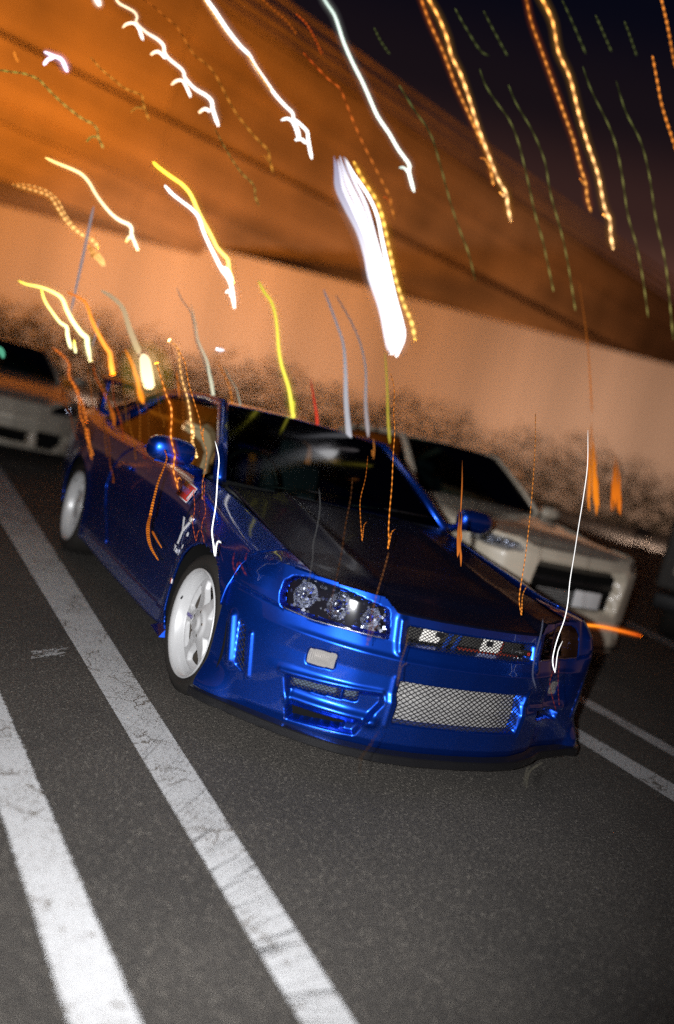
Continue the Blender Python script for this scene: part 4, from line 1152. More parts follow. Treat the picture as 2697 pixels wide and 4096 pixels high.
# ------------------------------------------------------------------ camera-shake light trails, built as glowing tubes in the air
def strand(mb_v, mb_f, cols, P, R, c0, c1, dash, bright, n=7):
    P = [Vector(p) for p in P]
    # smooth the run with a Catmull-Rom pass
    if len(P) > 2:
        Q, Rr = [], []
        E = [P[0] * 2 - P[1]] + P + [P[-1] * 2 - P[-2]]
        for i in range(len(P) - 1):
            L = (P[i + 1] - P[i]).length
            m = max(3, min(14, int(L / .035)))
            for k in range(m):
                t = k / m; a, b, c, d = E[i], E[i + 1], E[i + 2], E[i + 3]
                Q.append(.5 * ((2 * b) + (c - a) * t + (2 * a - 5 * b + 4 * c - d) * t * t + (3 * b - 3 * c + d - a) * t ** 3))
                Rr.append(R[i] + (R[i + 1] - R[i]) * t)
        Q.append(P[-1]); Rr.append(R[-1])
    else:
        Q = [P[0].lerp(P[1], k / 8) for k in range(9)]; Rr = [R[0] + (R[1] - R[0]) * k / 8 for k in range(9)]
    if dash:
        # resample evenly so the beads are regular
        ln = np.r_[0, np.cumsum([(Q[i + 1] - Q[i]).length for i in range(len(Q) - 1)])]
        m = max(8, int(ln[-1] / (dash / 6.0)))
        s_ = np.linspace(0, ln[-1], m); A = np.array([tuple(q) for q in Q])
        Q = [Vector((np.interp(x, ln, A[:, 0]), np.interp(x, ln, A[:, 1]), np.interp(x, ln, A[:, 2]))) for x in s_]
        Rr = list(np.interp(s_, ln, Rr))
    m = len(Q); base = len(mb_v)
    ln = np.r_[0, np.cumsum([(Q[i + 1] - Q[i]).length for i in range(m - 1)])]
    jit = gsmooth(rng.normal(0, 1, m), 3, 0) if m > 20 else np.zeros(m)
    up = (Q[1] - Q[0]).orthogonal().normalized()
    for i in range(m):
        tg = (Q[min(i + 1, m - 1)] - Q[max(i - 1, 0)]).normalized()
        up = up - tg * up.dot(tg); up = up.normalized() if up.length > 1e-6 else tg.orthogonal().normalized()
        w = tg.cross(up); u_ = ln[i] / max(ln[-1], 1e-6)
        d = 1.0
        if dash: d = .22 + .78 * (.5 + .5 * math.cos(2 * math.pi * ln[i] / dash)) ** 1.3
        b = (bright[0] + (bright[1] - bright[0]) * u_) * d * (1 + .25 * float(jit[i]))
        col = [max(0, (c0[k] + (c1[k] - c0[k]) * u_) * b) for k in range(3)]
        taper = min(1, .35 + 4.0 * min(i, m - 1 - i) / 8)
        rr = Rr[i] * taper * (.75 + .25 * d) * (1 + .12 * float(jit[i]))
        for k in range(n):
            a = 2 * math.pi * k / n
            mb_v.append(tuple(Q[i] + (up * math.cos(a) + w * math.sin(a)) * rr)); cols.append((*col, 1))
    for i in range(m - 1):
        for k in range(n):
            mb_f.append((base + i * n + k, base + i * n + (k + 1) % n, base + (i + 1) * n + (k + 1) % n, base + (i + 1) * n + k))
    mb_f.append(tuple(base + k for k in range(n))); mb_f.append(tuple(base + (m - 1) * n + k for k in range(n)))

_halo = {}
def halo_mat(c):
    # bloom round a bright strand, imitated by a faint emissive volume
    k = tuple(round(x, 1) for x in c)
    if k not in _halo:
        m = bpy.data.materials.new('strand_glow'); m.use_nodes = True
        n = m.node_tree.nodes; n.clear()
        o = n.new('ShaderNodeOutputMaterial'); em = n.new('ShaderNodeEmission')
        em.inputs[0].default_value = (*[x for x in k], 1); em.inputs[1].default_value = 1.0
        m.node_tree.links.new(em.outputs[0], o.inputs['Volume']); _halo[k] = m
    return _halo[k]

TRAILS = [
('bright white light trail with four forked hooks, zigzagging down from the top left', (2.2, 1.5, 0.8), (3.2, 3.1, 2.9), 0, (1, 1), [([(-1.454, 2.918, 3.485), (-1.411, 2.93, 3.458), (-1.383, 2.934, 3.454), (-1.342, 2.939, 3.454), (-1.305, 2.943, 3.45), (-1.283, 2.951, 3.432), (-1.278, 2.966, 3.407), (-1.207, 2.976, 3.382), (-1.135, 2.983, 3.375), (-1.087, 2.989, 3.358), (-1.067, 3.002, 3.325), (-1.025, 3.009, 3.302), (-0.947, 3.015, 3.282), (-0.917, 3.02, 3.263), (-0.904, 3.027, 3.243), (-0.828, 3.035, 3.208), (-0.741, 3.039, 3.197), (-0.699, 3.042, 3.178), (-0.681, 3.053, 3.146), (-0.648, 3.065, 3.105), (-0.608, 3.076, 3.059)], [0.0053, 0.0057, 0.0058, 0.0061, 0.0063, 0.0065, 0.0067, 0.0072, 0.0076, 0.0078, 0.0079, 0.0079, 0.008, 0.0081, 0.0083, 0.0088, 0.0094, 0.0097, 0.0099, 0.0103, 0.0107]), ([(-1.371, 2.85, 3.307), (-1.328, 2.967, 3.379), (-1.266, 3.089, 3.44), (-1.212, 3.201, 3.463), (-1.125, 3.425, 3.484)], [0.0064, 0.0067, 0.0071, 0.0075, 0.0083]), ([(-1.204, 2.74, 3.194), (-1.135, 2.939, 3.287), (-1.077, 3.079, 3.339), (-0.978, 3.33, 3.403)], [0.0074, 0.0077, 0.0079, 0.0083]), ([(-1.071, 2.647, 3.053), (-1.008, 2.787, 3.133), (-0.949, 2.885, 3.174), (-0.866, 3.053, 3.191), (-0.796, 3.201, 3.199)], [0.0074, 0.0077, 0.0078, 0.0081, 0.0083]), ([(-0.906, 2.537, 2.934), (-0.781, 2.872, 3.066), (-0.672, 3.123, 3.14)], [0.0074, 0.0079, 0.0083])]),
('white light trail with a yellow edge running from top to middle, ending in two hooks', (2.0, 2.1, 2.0), (3.2, 3.1, 2.9), 0, (1, 1), [([(-0.998, 2.673, 3.63), (-0.964, 2.685, 3.599), (-0.902, 2.697, 3.567), (-0.794, 2.718, 3.505), (-0.688, 2.732, 3.456), (-0.629, 2.737, 3.437), (-0.579, 2.747, 3.4), (-0.496, 2.758, 3.351), (-0.388, 2.77, 3.29), (-0.298, 2.776, 3.252), (-0.244, 2.778, 3.232), (-0.218, 2.789, 3.195), (-0.176, 2.796, 3.157), (-0.138, 2.811, 3.103)], [0.0085, 0.009, 0.0097, 0.0109, 0.01, 0.0096, 0.0091, 0.0087, 0.0083, 0.0083, 0.0086, 0.0089, 0.0091, 0.0095]), ([(-0.484, 2.304, 3.012), (-0.411, 2.406, 3.068), (-0.337, 2.502, 3.092), (-0.229, 2.669, 3.102), (-0.142, 2.813, 3.102)], [0.0074, 0.0076, 0.0078, 0.0081, 0.0083]), ([(-0.423, 2.272, 3.04), (-0.331, 2.366, 3.053), (-0.249, 2.452, 3.059), (-0.204, 2.522, 3.047), (-0.128, 2.638, 3.026), (-0.05, 2.748, 3.003)], [0.0085, 0.0087, 0.0089, 0.009, 0.0093, 0.0095]), ([(-0.396, 2.242, 2.92), (-0.252, 2.509, 3.019), (-0.098, 2.787, 3.094)], [0.0074, 0.0079, 0.0083])]),
('upper thin yellow beaded light trail lying along the white one at the top', (1.6, 0.8, 0.15), (1.6, 0.8, 0.15), 0.05, (1, 1), [([(-1.003, 2.672, 3.603), (-0.903, 2.794, 3.601), (-0.754, 2.957, 3.597), (-0.579, 3.123, 3.596)], [0.0053, 0.0055, 0.0057, 0.0059])]),
('lower thin yellow beaded light trail lying along the white one at the top', (1.6, 0.8, 0.15), (1.6, 0.8, 0.15), 0.05, (1, 1), [([(-0.716, 2.475, 3.332), (-0.588, 2.61, 3.322), (-0.413, 2.777, 3.303), (-0.259, 2.903, 3.294)], [0.0053, 0.0055, 0.0057, 0.0059])]),
('smooth pale green white light trail falling from the top centre to a small hook', (0.75, 0.95, 0.85), (2.4, 2.6, 2.3), 0, (1, 1), [([(-0.424, 2.364, 3.822), (-0.369, 2.37, 3.773), (-0.296, 2.371, 3.73), (-0.251, 2.375, 3.688), (-0.177, 2.385, 3.607), (-0.08, 2.39, 3.52), (-0.004, 2.391, 3.459), (0.077, 2.394, 3.386), (0.168, 2.396, 3.302), (0.275, 2.39, 3.233), (0.359, 2.386, 3.168), (0.438, 2.38, 3.121), (0.469, 2.378, 3.096), (0.482, 2.386, 3.06), (0.523, 2.39, 3.005), (0.559, 2.392, 2.959)], [0.0085, 0.0086, 0.0086, 0.0087, 0.0088, 0.0089, 0.009, 0.0089, 0.0086, 0.0082, 0.0083, 0.0087, 0.0088, 0.009, 0.0093, 0.0095]), ([(0.155, 1.924, 2.915), (0.303, 2.136, 2.992), (0.508, 2.435, 3.07)], [0.0064, 0.0067, 0.0071])]),
('dim orange light trail from the top left to a hook above the car roof', (0.55, 0.12, 0.012), (0.85, 0.36, 0.05), 0.07, (1, 1), [([(-1.317, 2.843, 3.517), (-1.286, 2.844, 3.501), (-1.232, 2.843, 3.495), (-1.159, 2.842, 3.469), (-1.1, 2.841, 3.451), (-1.071, 2.84, 3.443), (-1.019, 2.843, 3.403), (-0.966, 2.846, 3.362), (-0.924, 2.848, 3.333), (-0.856, 2.844, 3.316), (-0.792, 2.841, 3.289), (-0.729, 2.844, 3.236), (-0.658, 2.847, 3.171), (-0.581, 2.848, 3.107), (-0.511, 2.845, 3.065), (-0.44, 2.841, 3.023), (-0.372, 2.836, 2.992), (-0.324, 2.832, 2.968), (-0.299, 2.839, 2.922), (-0.251, 2.846, 2.85)], [0.0048, 0.0048, 0.0048, 0.0049, 0.0049, 0.0049, 0.0049, 0.005, 0.005, 0.005, 0.005, 0.0051, 0.0051, 0.0052, 0.0052, 0.0052, 0.0053, 0.0053, 0.0053, 0.0053]), ([(-0.558, 2.318, 2.77), (-0.441, 2.559, 2.854), (-0.288, 2.875, 2.917)], [0.0043, 0.0045, 0.0047])]),
('short dark orange light trail at the top edge, left of centre', (0.55, 0.12, 0.012), (0.55, 0.12, 0.012), 0.06, (1, 1), [([(-0.711, 2.514, 3.687), (-0.669, 2.563, 3.695), (-0.539, 2.697, 3.726), (-0.414, 2.819, 3.753), (-0.269, 2.965, 3.766)], [0.0043, 0.0043, 0.0045, 0.0046, 0.0047])]),
('short red orange light trail just right of the short dark one at the top', (0.75, 0.1, 0.012), (0.75, 0.1, 0.012), 0.06, (1, 1), [([(-0.514, 2.395, 3.637), (-0.386, 2.531, 3.671), (-0.261, 2.678, 3.683), (-0.108, 2.862, 3.683)], [0.0043, 0.0044, 0.0046, 0.0047])]),
('red orange light trail curving from upper centre down beside the white ribbon', (0.75, 0.1, 0.012), (0.8, 0.26, 0.04), 0.07, (1, 1), [([(-0.44, 2.327, 3.427), (-0.416, 2.329, 3.418), (-0.321, 2.333, 3.382), (-0.237, 2.336, 3.354), (-0.155, 2.336, 3.335), (-0.085, 2.347, 3.274), (0.013, 2.363, 3.183), (0.108, 2.374, 3.101), (0.223, 2.383, 3.009), (0.34, 2.391, 2.913), (0.4, 2.394, 2.865), (0.427, 2.404, 2.819), (0.481, 2.413, 2.753)], [0.0048, 0.0048, 0.0049, 0.0049, 0.0049, 0.005, 0.005, 0.0051, 0.0052, 0.0052, 0.0053, 0.0053, 0.0053]), ([(0.104, 1.93, 2.724), (0.232, 2.112, 2.775), (0.445, 2.442, 2.829)], [0.0043, 0.0044, 0.0047])]),
('golden light trail with a hook in the upper left', (0.75, 0.3, 0.04), (1.0, 0.42, 0.06), 0.07, (1, 1), [([(-1.504, 2.901, 3.094), (-1.419, 2.971, 3.074), (-1.321, 3.039, 3.064), (-1.237, 3.093, 3.057), (-1.159, 3.136, 3.07), (-1.11, 3.162, 3.075), (-1.083, 3.202, 3.044), (-1.042, 3.248, 3.009), (-0.998, 3.291, 2.974)], [0.0043, 0.0045, 0.0048, 0.0051, 0.0053, 0.0054, 0.0056, 0.0057, 0.0059]), ([(-1.246, 2.722, 2.841), (-1.149, 3.055, 2.965), (-1.051, 3.33, 3.048)], [0.0053, 0.0057, 0.0059])]),
('olive yellow light trail entering at the left edge and ending in a hook', (0.42, 0.36, 0.06), (0.7, 0.55, 0.12), 0.06, (1, 1), [([(-1.967, 3.143, 2.883), (-1.943, 3.151, 2.892), (-1.871, 3.177, 2.917), (-1.797, 3.201, 2.94), (-1.717, 3.224, 2.944), (-1.657, 3.247, 2.92), (-1.564, 3.278, 2.884), (-1.472, 3.305, 2.858), (-1.396, 3.324, 2.842), (-1.338, 3.337, 2.841), (-1.3, 3.349, 2.822), (-1.28, 3.371, 2.783), (-1.229, 3.396, 2.733)], [0.0053, 0.0053, 0.0054, 0.0055, 0.0055, 0.0056, 0.0056, 0.0057, 0.0058, 0.0058, 0.0058, 0.0059, 0.0059]), ([(-1.44, 2.807, 2.61), (-1.369, 3.104, 2.708), (-1.27, 3.427, 2.796)], [0.0053, 0.0056, 0.0059])]),
('small white crossed light trail shaped like a bird in the upper left', (2.4, 2.2, 2.8), (2.4, 2.2, 2.8), 0, (1, 1), [([(-1.741, 3.033, 3.056), (-1.661, 3.228, 3.11), (-1.593, 3.386, 3.153), (-1.518, 3.614, 3.167)], [0.0053, 0.007, 0.0085, 0.0107]), ([(-1.73, 3.018, 2.983), (-1.672, 3.363, 3.116), (-1.605, 3.671, 3.23)], [0.0085, 0.009, 0.0095])]),
('tiny orange light trail at the far upper left', (0.95, 0.28, 0.03), (0.95, 0.28, 0.03), 0, (1, 1), [([(-1.892, 3.115, 3.013), (-1.85, 3.444, 3.076), (-1.8, 3.773, 3.143)], [0.0064, 0.0068, 0.0071])]),
('tiny white light trail at the top edge in the upper left', (3.2, 3.1, 2.9), (3.2, 3.1, 2.9), 0, (1, 1), [([(-1.54, 2.964, 3.448), (-1.474, 3.285, 3.543), (-1.407, 3.605, 3.637)], [0.0074, 0.0079, 0.0083])]),
('warm white light trail with a forked end left of centre', (2.4, 1.6, 0.45), (3, 2.6, 1.8), 0, (1, 1), [([(-1.633, 2.9, 2.457), (-1.566, 2.921, 2.454), (-1.471, 2.949, 2.455), (-1.4, 2.969, 2.449), (-1.342, 2.99, 2.42), (-1.288, 3.016, 2.375), (-1.224, 3.041, 2.332), (-1.155, 3.064, 2.295), (-1.091, 3.079, 2.276), (-1.03, 3.091, 2.272), (-1.006, 3.1, 2.253), (-0.994, 3.118, 2.221), (-0.965, 3.133, 2.189), (-0.926, 3.152, 2.146)], [0.0064, 0.0067, 0.0072, 0.0076, 0.0078, 0.0079, 0.0079, 0.008, 0.0086, 0.0091, 0.0094, 0.0097, 0.0101, 0.0107]), ([(-1.145, 2.576, 2.096), (-1.056, 2.904, 2.169), (-0.965, 3.184, 2.226)], [0.0085, 0.009, 0.0095])]),
('doubled amber beaded light trail at the left ending in a glowing clump', (1.3, 0.5, 0.1), (2.6, 1.5, 0.5), 0.04, (1, 1), [([(-1.773, 2.957, 2.257), (-1.69, 3.0, 2.268), (-1.596, 3.045, 2.279), (-1.531, 3.076, 2.276), (-1.48, 3.112, 2.239), (-1.412, 3.157, 2.189), (-1.343, 3.193, 2.154), (-1.263, 3.227, 2.133), (-1.2, 3.25, 2.127), (-1.15, 3.275, 2.096)], [0.0064, 0.0066, 0.0069, 0.0071, 0.0073, 0.0075, 0.0077, 0.008, 0.0081, 0.0083]), ([(-1.748, 2.944, 2.27), (-1.658, 2.995, 2.292), (-1.562, 3.045, 2.299), (-1.484, 3.089, 2.275), (-1.422, 3.141, 2.22), (-1.329, 3.202, 2.16), (-1.228, 3.249, 2.126), (-1.153, 3.279, 2.115)], [0.0043, 0.0043, 0.0044, 0.0045, 0.0045, 0.0046, 0.0047, 0.0047]), ([(-1.329, 2.673, 2.017), (-1.237, 2.912, 2.01), (-1.163, 3.087, 2.008), (-1.103, 3.237, 1.998)], [0.0128, 0.0209, 0.0198, 0.0166]), ([(-1.306, 2.653, 1.962), (-1.228, 2.898, 2.018), (-1.112, 3.244, 2.018)], [0.0106, 0.0102, 0.0095])]),
('bright yellow light trail falling to a hook left of centre', (2.6, 1.9, 0.12), (2.8, 2.2, 0.6), 0, (1, 1), [([(-1.089, 2.602, 2.589), (-1.042, 2.614, 2.572), (-0.95, 2.633, 2.55), (-0.872, 2.647, 2.533), (-0.8, 2.665, 2.494), (-0.71, 2.701, 2.408), (-0.604, 2.733, 2.323), (-0.537, 2.754, 2.264), (-0.481, 2.764, 2.235), (-0.441, 2.771, 2.211), (-0.408, 2.795, 2.151), (-0.353, 2.815, 2.089)], [0.0085, 0.0087, 0.009, 0.0093, 0.0096, 0.0101, 0.01, 0.0099, 0.0098, 0.0097, 0.0096, 0.0095])]),
('white light trail twisting with the bright yellow one', (3.2, 3.1, 2.9), (3.2, 3.1, 2.9), 0, (1, 1), [([(-1.006, 2.54, 2.472), (-0.948, 2.557, 2.445), (-0.869, 2.575, 2.423), (-0.805, 2.587, 2.406), (-0.745, 2.603, 2.375), (-0.691, 2.631, 2.315), (-0.63, 2.656, 2.256), (-0.563, 2.679, 2.197), (-0.494, 2.702, 2.137), (-0.435, 2.715, 2.099), (-0.393, 2.73, 2.056), (-0.321, 2.779, 1.935)], [0.0074, 0.0077, 0.008, 0.0082, 0.0084, 0.0087, 0.009, 0.0094, 0.0097, 0.01, 0.0102, 0.0107]), ([(-0.636, 2.28, 2.074), (-0.586, 2.389, 2.108), (-0.493, 2.559, 2.114), (-0.363, 2.822, 2.103)], [0.0064, 0.0065, 0.0068, 0.0071]), ([(-0.595, 2.242, 1.952), (-0.5, 2.454, 1.992), (-0.35, 2.803, 1.998)], [0.0064, 0.0067, 0.0071])]),
('thick lemon yellow light trail with two branches at the left edge', (2.4, 2.0, 0.2), (3, 2.9, 1.6), 0, (1, 1), [([(-1.649, 2.822, 1.719), (-1.6, 2.843, 1.713), (-1.508, 2.882, 1.721), (-1.423, 2.914, 1.714), (-1.362, 2.94, 1.692), (-1.316, 2.975, 1.637), (-1.255, 3.014, 1.577), (-1.181, 3.049, 1.521), (-1.141, 3.064, 1.503), (-1.124, 3.088, 1.464), (-1.071, 3.143, 1.367)], [0.0064, 0.0069, 0.0079, 0.0087, 0.0094, 0.0102, 0.0111, 0.0124, 0.0131, 0.0137, 0.0154]), ([(-1.528, 2.752, 1.713), (-1.472, 2.854, 1.647), (-1.39, 2.953, 1.589), (-1.329, 3.02, 1.551), (-1.277, 3.065, 1.536), (-1.248, 3.128, 1.486), (-1.192, 3.219, 1.412)], [0.0064, 0.007, 0.0076, 0.0085, 0.0093, 0.0103, 0.0119]), ([(-1.311, 2.597, 1.463), (-1.161, 3.198, 1.392)], [0.0064, 0.0071])]),
('red orange light trail with a bright end below the lemon yellow one', (0.7, 0.16, 0.015), (2.6, 0.9, 0.12), 0, (1, 1), [([(-1.394, 2.676, 1.726), (-1.32, 2.717, 1.717), (-1.256, 2.753, 1.696), (-1.193, 2.82, 1.62), (-1.118, 2.885, 1.544), (-1.044, 2.939, 1.478), (-1.002, 2.966, 1.446), (-0.967, 3.014, 1.381), (-0.931, 3.058, 1.321)], [0.0064, 0.0073, 0.0081, 0.0095, 0.0114, 0.0131, 0.014, 0.0154, 0.0166])]),
('wide tan light trail ending in a cream square above the coupe door', (0.5, 0.34, 0.2), (0.75, 0.55, 0.3), 0, (1, 1), [([(-1.223, 2.584, 1.784), (-1.139, 2.648, 1.769), (-1.044, 2.726, 1.73), (-0.949, 2.844, 1.632), (-0.857, 2.947, 1.541), (-0.801, 3.003, 1.49)], [0.0106, 0.0123, 0.0143, 0.0171, 0.0198, 0.0214])]),
('cream square patch of light above the coupe door', (1.7, 1.3, 0.75), (2.2, 1.8, 1.0), 0, (1, 1), [([(-0.948, 2.39, 1.476), (-0.88, 2.546, 1.434), (-0.803, 2.732, 1.378), (-0.717, 2.933, 1.312)], [0.0234, 0.0337, 0.0386, 0.0404])]),
('yellow green light trail falling to the coupe roof', (0.75, 0.7, 0.06), (1.9, 1.7, 0.2), 0, (1, 1), [([(-0.442, 2.168, 2.066), (-0.38, 2.188, 2.015), (-0.321, 2.202, 1.98), (-0.264, 2.227, 1.917), (-0.206, 2.266, 1.825), (-0.153, 2.307, 1.73), (-0.089, 2.342, 1.634), (-0.009, 2.372, 1.54), (0.044, 2.396, 1.466), (0.133, 2.444, 1.32)], [0.0074, 0.0075, 0.0076, 0.0077, 0.0079, 0.0084, 0.0089, 0.0098, 0.0105, 0.0119]), ([(-0.148, 1.924, 1.436), (-0.004, 2.205, 1.377), (0.135, 2.444, 1.324)], [0.0085, 0.009, 0.0095])]),
('very wide white ribbon of light hanging over the middle of the scene', (0.85, 0.82, 1.0), (3.4, 3.4, 3.5), 0, (1, 1), [([(-0.162, 2.101, 2.872), (-0.116, 2.116, 2.809), (-0.063, 2.131, 2.737), (0.039, 2.14, 2.646), (0.165, 2.153, 2.522), (0.273, 2.17, 2.39), (0.343, 2.185, 2.289), (0.477, 2.199, 2.131), (0.579, 2.216, 1.983), (0.615, 2.235, 1.895)], [0.0051, 0.0093, 0.0129, 0.0129, 0.0119, 0.0126, 0.0139, 0.0171, 0.0152, 0.0113]), ([(-0.156, 2.1, 2.894), (-0.107, 2.113, 2.835), (-0.05, 2.124, 2.768), (0.056, 2.134, 2.674), (0.181, 2.149, 2.542), (0.29, 2.167, 2.409), (0.362, 2.181, 2.308), (0.494, 2.194, 2.154), (0.592, 2.209, 2.014), (0.622, 2.233, 1.918)], [0.0051, 0.0093, 0.0129, 0.0129, 0.0119, 0.0126, 0.014, 0.0171, 0.016, 0.0127]), ([(-0.142, 2.09, 2.87), (-0.09, 2.1, 2.813), (-0.028, 2.108, 2.752), (0.082, 2.117, 2.655), (0.206, 2.135, 2.514), (0.316, 2.152, 2.377), (0.39, 2.165, 2.277), (0.519, 2.177, 2.126), (0.614, 2.19, 1.994), (0.639, 2.22, 1.89)], [0.0051, 0.0085, 0.0117, 0.0129, 0.0119, 0.0127, 0.0141, 0.0177, 0.0172, 0.0127]), ([(-0.136, 2.089, 2.895), (-0.081, 2.097, 2.841), (-0.015, 2.103, 2.785), (0.098, 2.112, 2.686), (0.222, 2.132, 2.536), (0.332, 2.149, 2.398), (0.408, 2.161, 2.298), (0.535, 2.172, 2.151), (0.627, 2.183, 2.028), (0.646, 2.219, 1.916)], [0.0051, 0.0078, 0.0104, 0.0116, 0.0106, 0.0114, 0.0129, 0.0163, 0.0157, 0.0099])]),
('soft lilac fringe of light along the left side of the white ribbon', (0.3, 0.27, 0.4), (1.6, 1.55, 1.7), 0, (1, 1), [([(-0.184, 2.116, 2.884), (-0.146, 2.135, 2.815), (-0.101, 2.158, 2.732), (-0.007, 2.167, 2.647), (0.12, 2.175, 2.541), (0.225, 2.192, 2.414), (0.292, 2.208, 2.312), (0.431, 2.224, 2.147), (0.538, 2.245, 1.981), (0.587, 2.253, 1.911)], [0.0038, 0.007, 0.0104, 0.0115, 0.0119, 0.0121, 0.0117, 0.0096, 0.0068, 0.0057]), ([(-0.172, 2.106, 2.867), (-0.13, 2.123, 2.8), (-0.081, 2.142, 2.723), (0.017, 2.152, 2.635), (0.144, 2.162, 2.52), (0.25, 2.179, 2.391), (0.319, 2.195, 2.289), (0.455, 2.21, 2.127), (0.56, 2.229, 1.969), (0.602, 2.241, 1.891)], [0.0038, 0.0081, 0.0121, 0.0144, 0.0146, 0.0148, 0.0149, 0.0134, 0.01, 0.0071])]),
('thin white light trail along the right side of the white ribbon', (3, 3, 3), (3, 3, 3), 0, (1, 1), [([(-0.123, 2.081, 2.888), (-0.054, 2.091, 2.834), (0.032, 2.096, 2.782), (0.115, 2.103, 2.726), (0.196, 2.115, 2.649), (0.274, 2.137, 2.543), (0.379, 2.164, 2.401), (0.497, 2.19, 2.243), (0.596, 2.208, 2.116), (0.662, 2.222, 2.019)], [0.0064, 0.0075, 0.0087, 0.0099, 0.0104, 0.0111, 0.0114, 0.0119, 0.0132, 0.0142])]),
('golden beaded light trail along the right side of the white ribbon', (2.2, 1.1, 0.14), (2.6, 1.6, 0.4), 0.06, (1, 1), [([(-0.081, 2.056, 2.883), (0.019, 2.069, 2.805), (0.138, 2.076, 2.731), (0.222, 2.092, 2.643), (0.335, 2.122, 2.494), (0.449, 2.15, 2.34), (0.568, 2.166, 2.207), (0.658, 2.172, 2.12), (0.725, 2.186, 2.023)], [0.0096, 0.0101, 0.0106, 0.011, 0.0107, 0.0103, 0.01, 0.0097, 0.0095])]),
('left strand of the first pair of amber beaded light trails from the top', (0.9, 0.24, 0.03), (1.5, 0.6, 0.12), 0.055, (1, 1), [([(0.06, 2.105, 3.987), (0.126, 2.117, 3.921), (0.228, 2.128, 3.83), (0.365, 2.135, 3.723), (0.522, 2.146, 3.58), (0.666, 2.148, 3.463), (0.813, 2.147, 3.342), (0.885, 2.145, 3.285), (0.931, 2.152, 3.219), (0.995, 2.161, 3.131)], [0.0064, 0.0064, 0.0065, 0.0066, 0.0068, 0.0069, 0.007, 0.007, 0.0071, 0.0071]), ([(0.552, 1.715, 3.086), (0.713, 1.906, 3.163), (0.95, 2.201, 3.246)], [0.0053, 0.0056, 0.0059])]),
('brighter right strand of the first pair of amber beaded light trails from the top', (2.6, 0.95, 0.16), (3, 1.7, 0.7), 0.075, (1, 1), [([(0.101, 2.08, 3.973), (0.158, 2.08, 3.924), (0.246, 2.076, 3.862), (0.339, 2.076, 3.775), (0.401, 2.081, 3.699), (0.487, 2.076, 3.63), (0.589, 2.075, 3.526), (0.703, 2.076, 3.397), (0.858, 2.069, 3.237), (0.96, 2.062, 3.135), (1.038, 2.052, 3.078), (1.07, 2.056, 3.019), (1.133, 2.058, 2.928)], [0.0085, 0.0086, 0.0086, 0.0087, 0.0088, 0.0087, 0.0085, 0.0082, 0.0083, 0.0087, 0.009, 0.0092, 0.0095]), ([(0.683, 1.62, 2.919), (1.067, 2.114, 3.08)], [0.0064, 0.0071])]),
('left strand of the second pair of amber beaded light trails from the top', (0.9, 0.24, 0.03), (1.5, 0.6, 0.12), 0.055, (1, 1), [([(0.599, 1.81, 4.118), (0.649, 1.814, 4.067), (0.727, 1.824, 3.978), (0.861, 1.826, 3.857), (0.998, 1.827, 3.731), (1.137, 1.825, 3.601), (1.279, 1.822, 3.465), (1.386, 1.823, 3.34), (1.458, 1.82, 3.268), (1.507, 1.827, 3.188), (1.574, 1.825, 3.112)], [0.0064, 0.0064, 0.0065, 0.0066, 0.0067, 0.0068, 0.0069, 0.007, 0.007, 0.0071, 0.0071]), ([(1.071, 1.42, 3.113), (1.507, 1.884, 3.284)], [0.0053, 0.0059])]),
('brighter right strand of the second pair of amber beaded light trails from the top', (2.6, 0.95, 0.16), (3, 1.7, 0.7), 0.075, (1, 1), [([(0.668, 1.772, 4.138), (0.73, 1.767, 4.089), (0.833, 1.758, 4.006), (0.933, 1.762, 3.872), (1.058, 1.749, 3.765), (1.188, 1.745, 3.606), (1.311, 1.737, 3.464), (1.453, 1.723, 3.311), (1.572, 1.718, 3.144), (1.638, 1.708, 3.082), (1.682, 1.711, 2.998), (1.737, 1.709, 2.916)], [0.0096, 0.0095, 0.0093, 0.009, 0.0088, 0.0085, 0.0082, 0.0082, 0.0088, 0.009, 0.0092, 0.0095]), ([(1.222, 1.312, 2.944), (1.668, 1.771, 3.111)], [0.0064, 0.0071])]),
('orange beaded light trail in the top right corner', (1.2, 0.36, 0.05), (1.2, 0.36, 0.05), 0.06, (1, 1), [([(1.277, 1.442, 4.314), (1.375, 1.495, 4.298), (1.569, 1.599, 4.257), (1.791, 1.718, 4.192), (1.892, 1.766, 4.162)], [0.0064, 0.0065, 0.0067, 0.007, 0.0071])]),
('orange beaded light trail at the right edge below the corner one', (1.2, 0.36, 0.05), (1.2, 0.36, 0.05), 0.06, (1, 1), [([(1.316, 1.373, 3.915), (1.504, 1.463, 3.833), (1.643, 1.525, 3.769), (1.912, 1.618, 3.656), (1.993, 1.644, 3.619)], [0.0064, 0.0066, 0.0068, 0.007, 0.0071])]),
('first dim olive dashed light trail from the left at the top of the dark sky', (0.085, 0.1, 0.03), (0.085, 0.1, 0.03), 0.12, (1, 1), [([(0.279, 1.968, 3.897), (0.449, 2.103, 3.906), (0.707, 2.285, 3.915), (0.831, 2.352, 3.941)], [0.0049, 0.0051, 0.0054, 0.0055])]),
('second short dim olive dashed light trail at the top of the dark sky', (0.085, 0.1, 0.03), (0.085, 0.1, 0.03), 0.12, (1, 1), [([(0.424, 1.888, 3.926), (0.66, 2.085, 3.952), (0.934, 2.296, 3.971)], [0.0049, 0.0052, 0.0055])]),
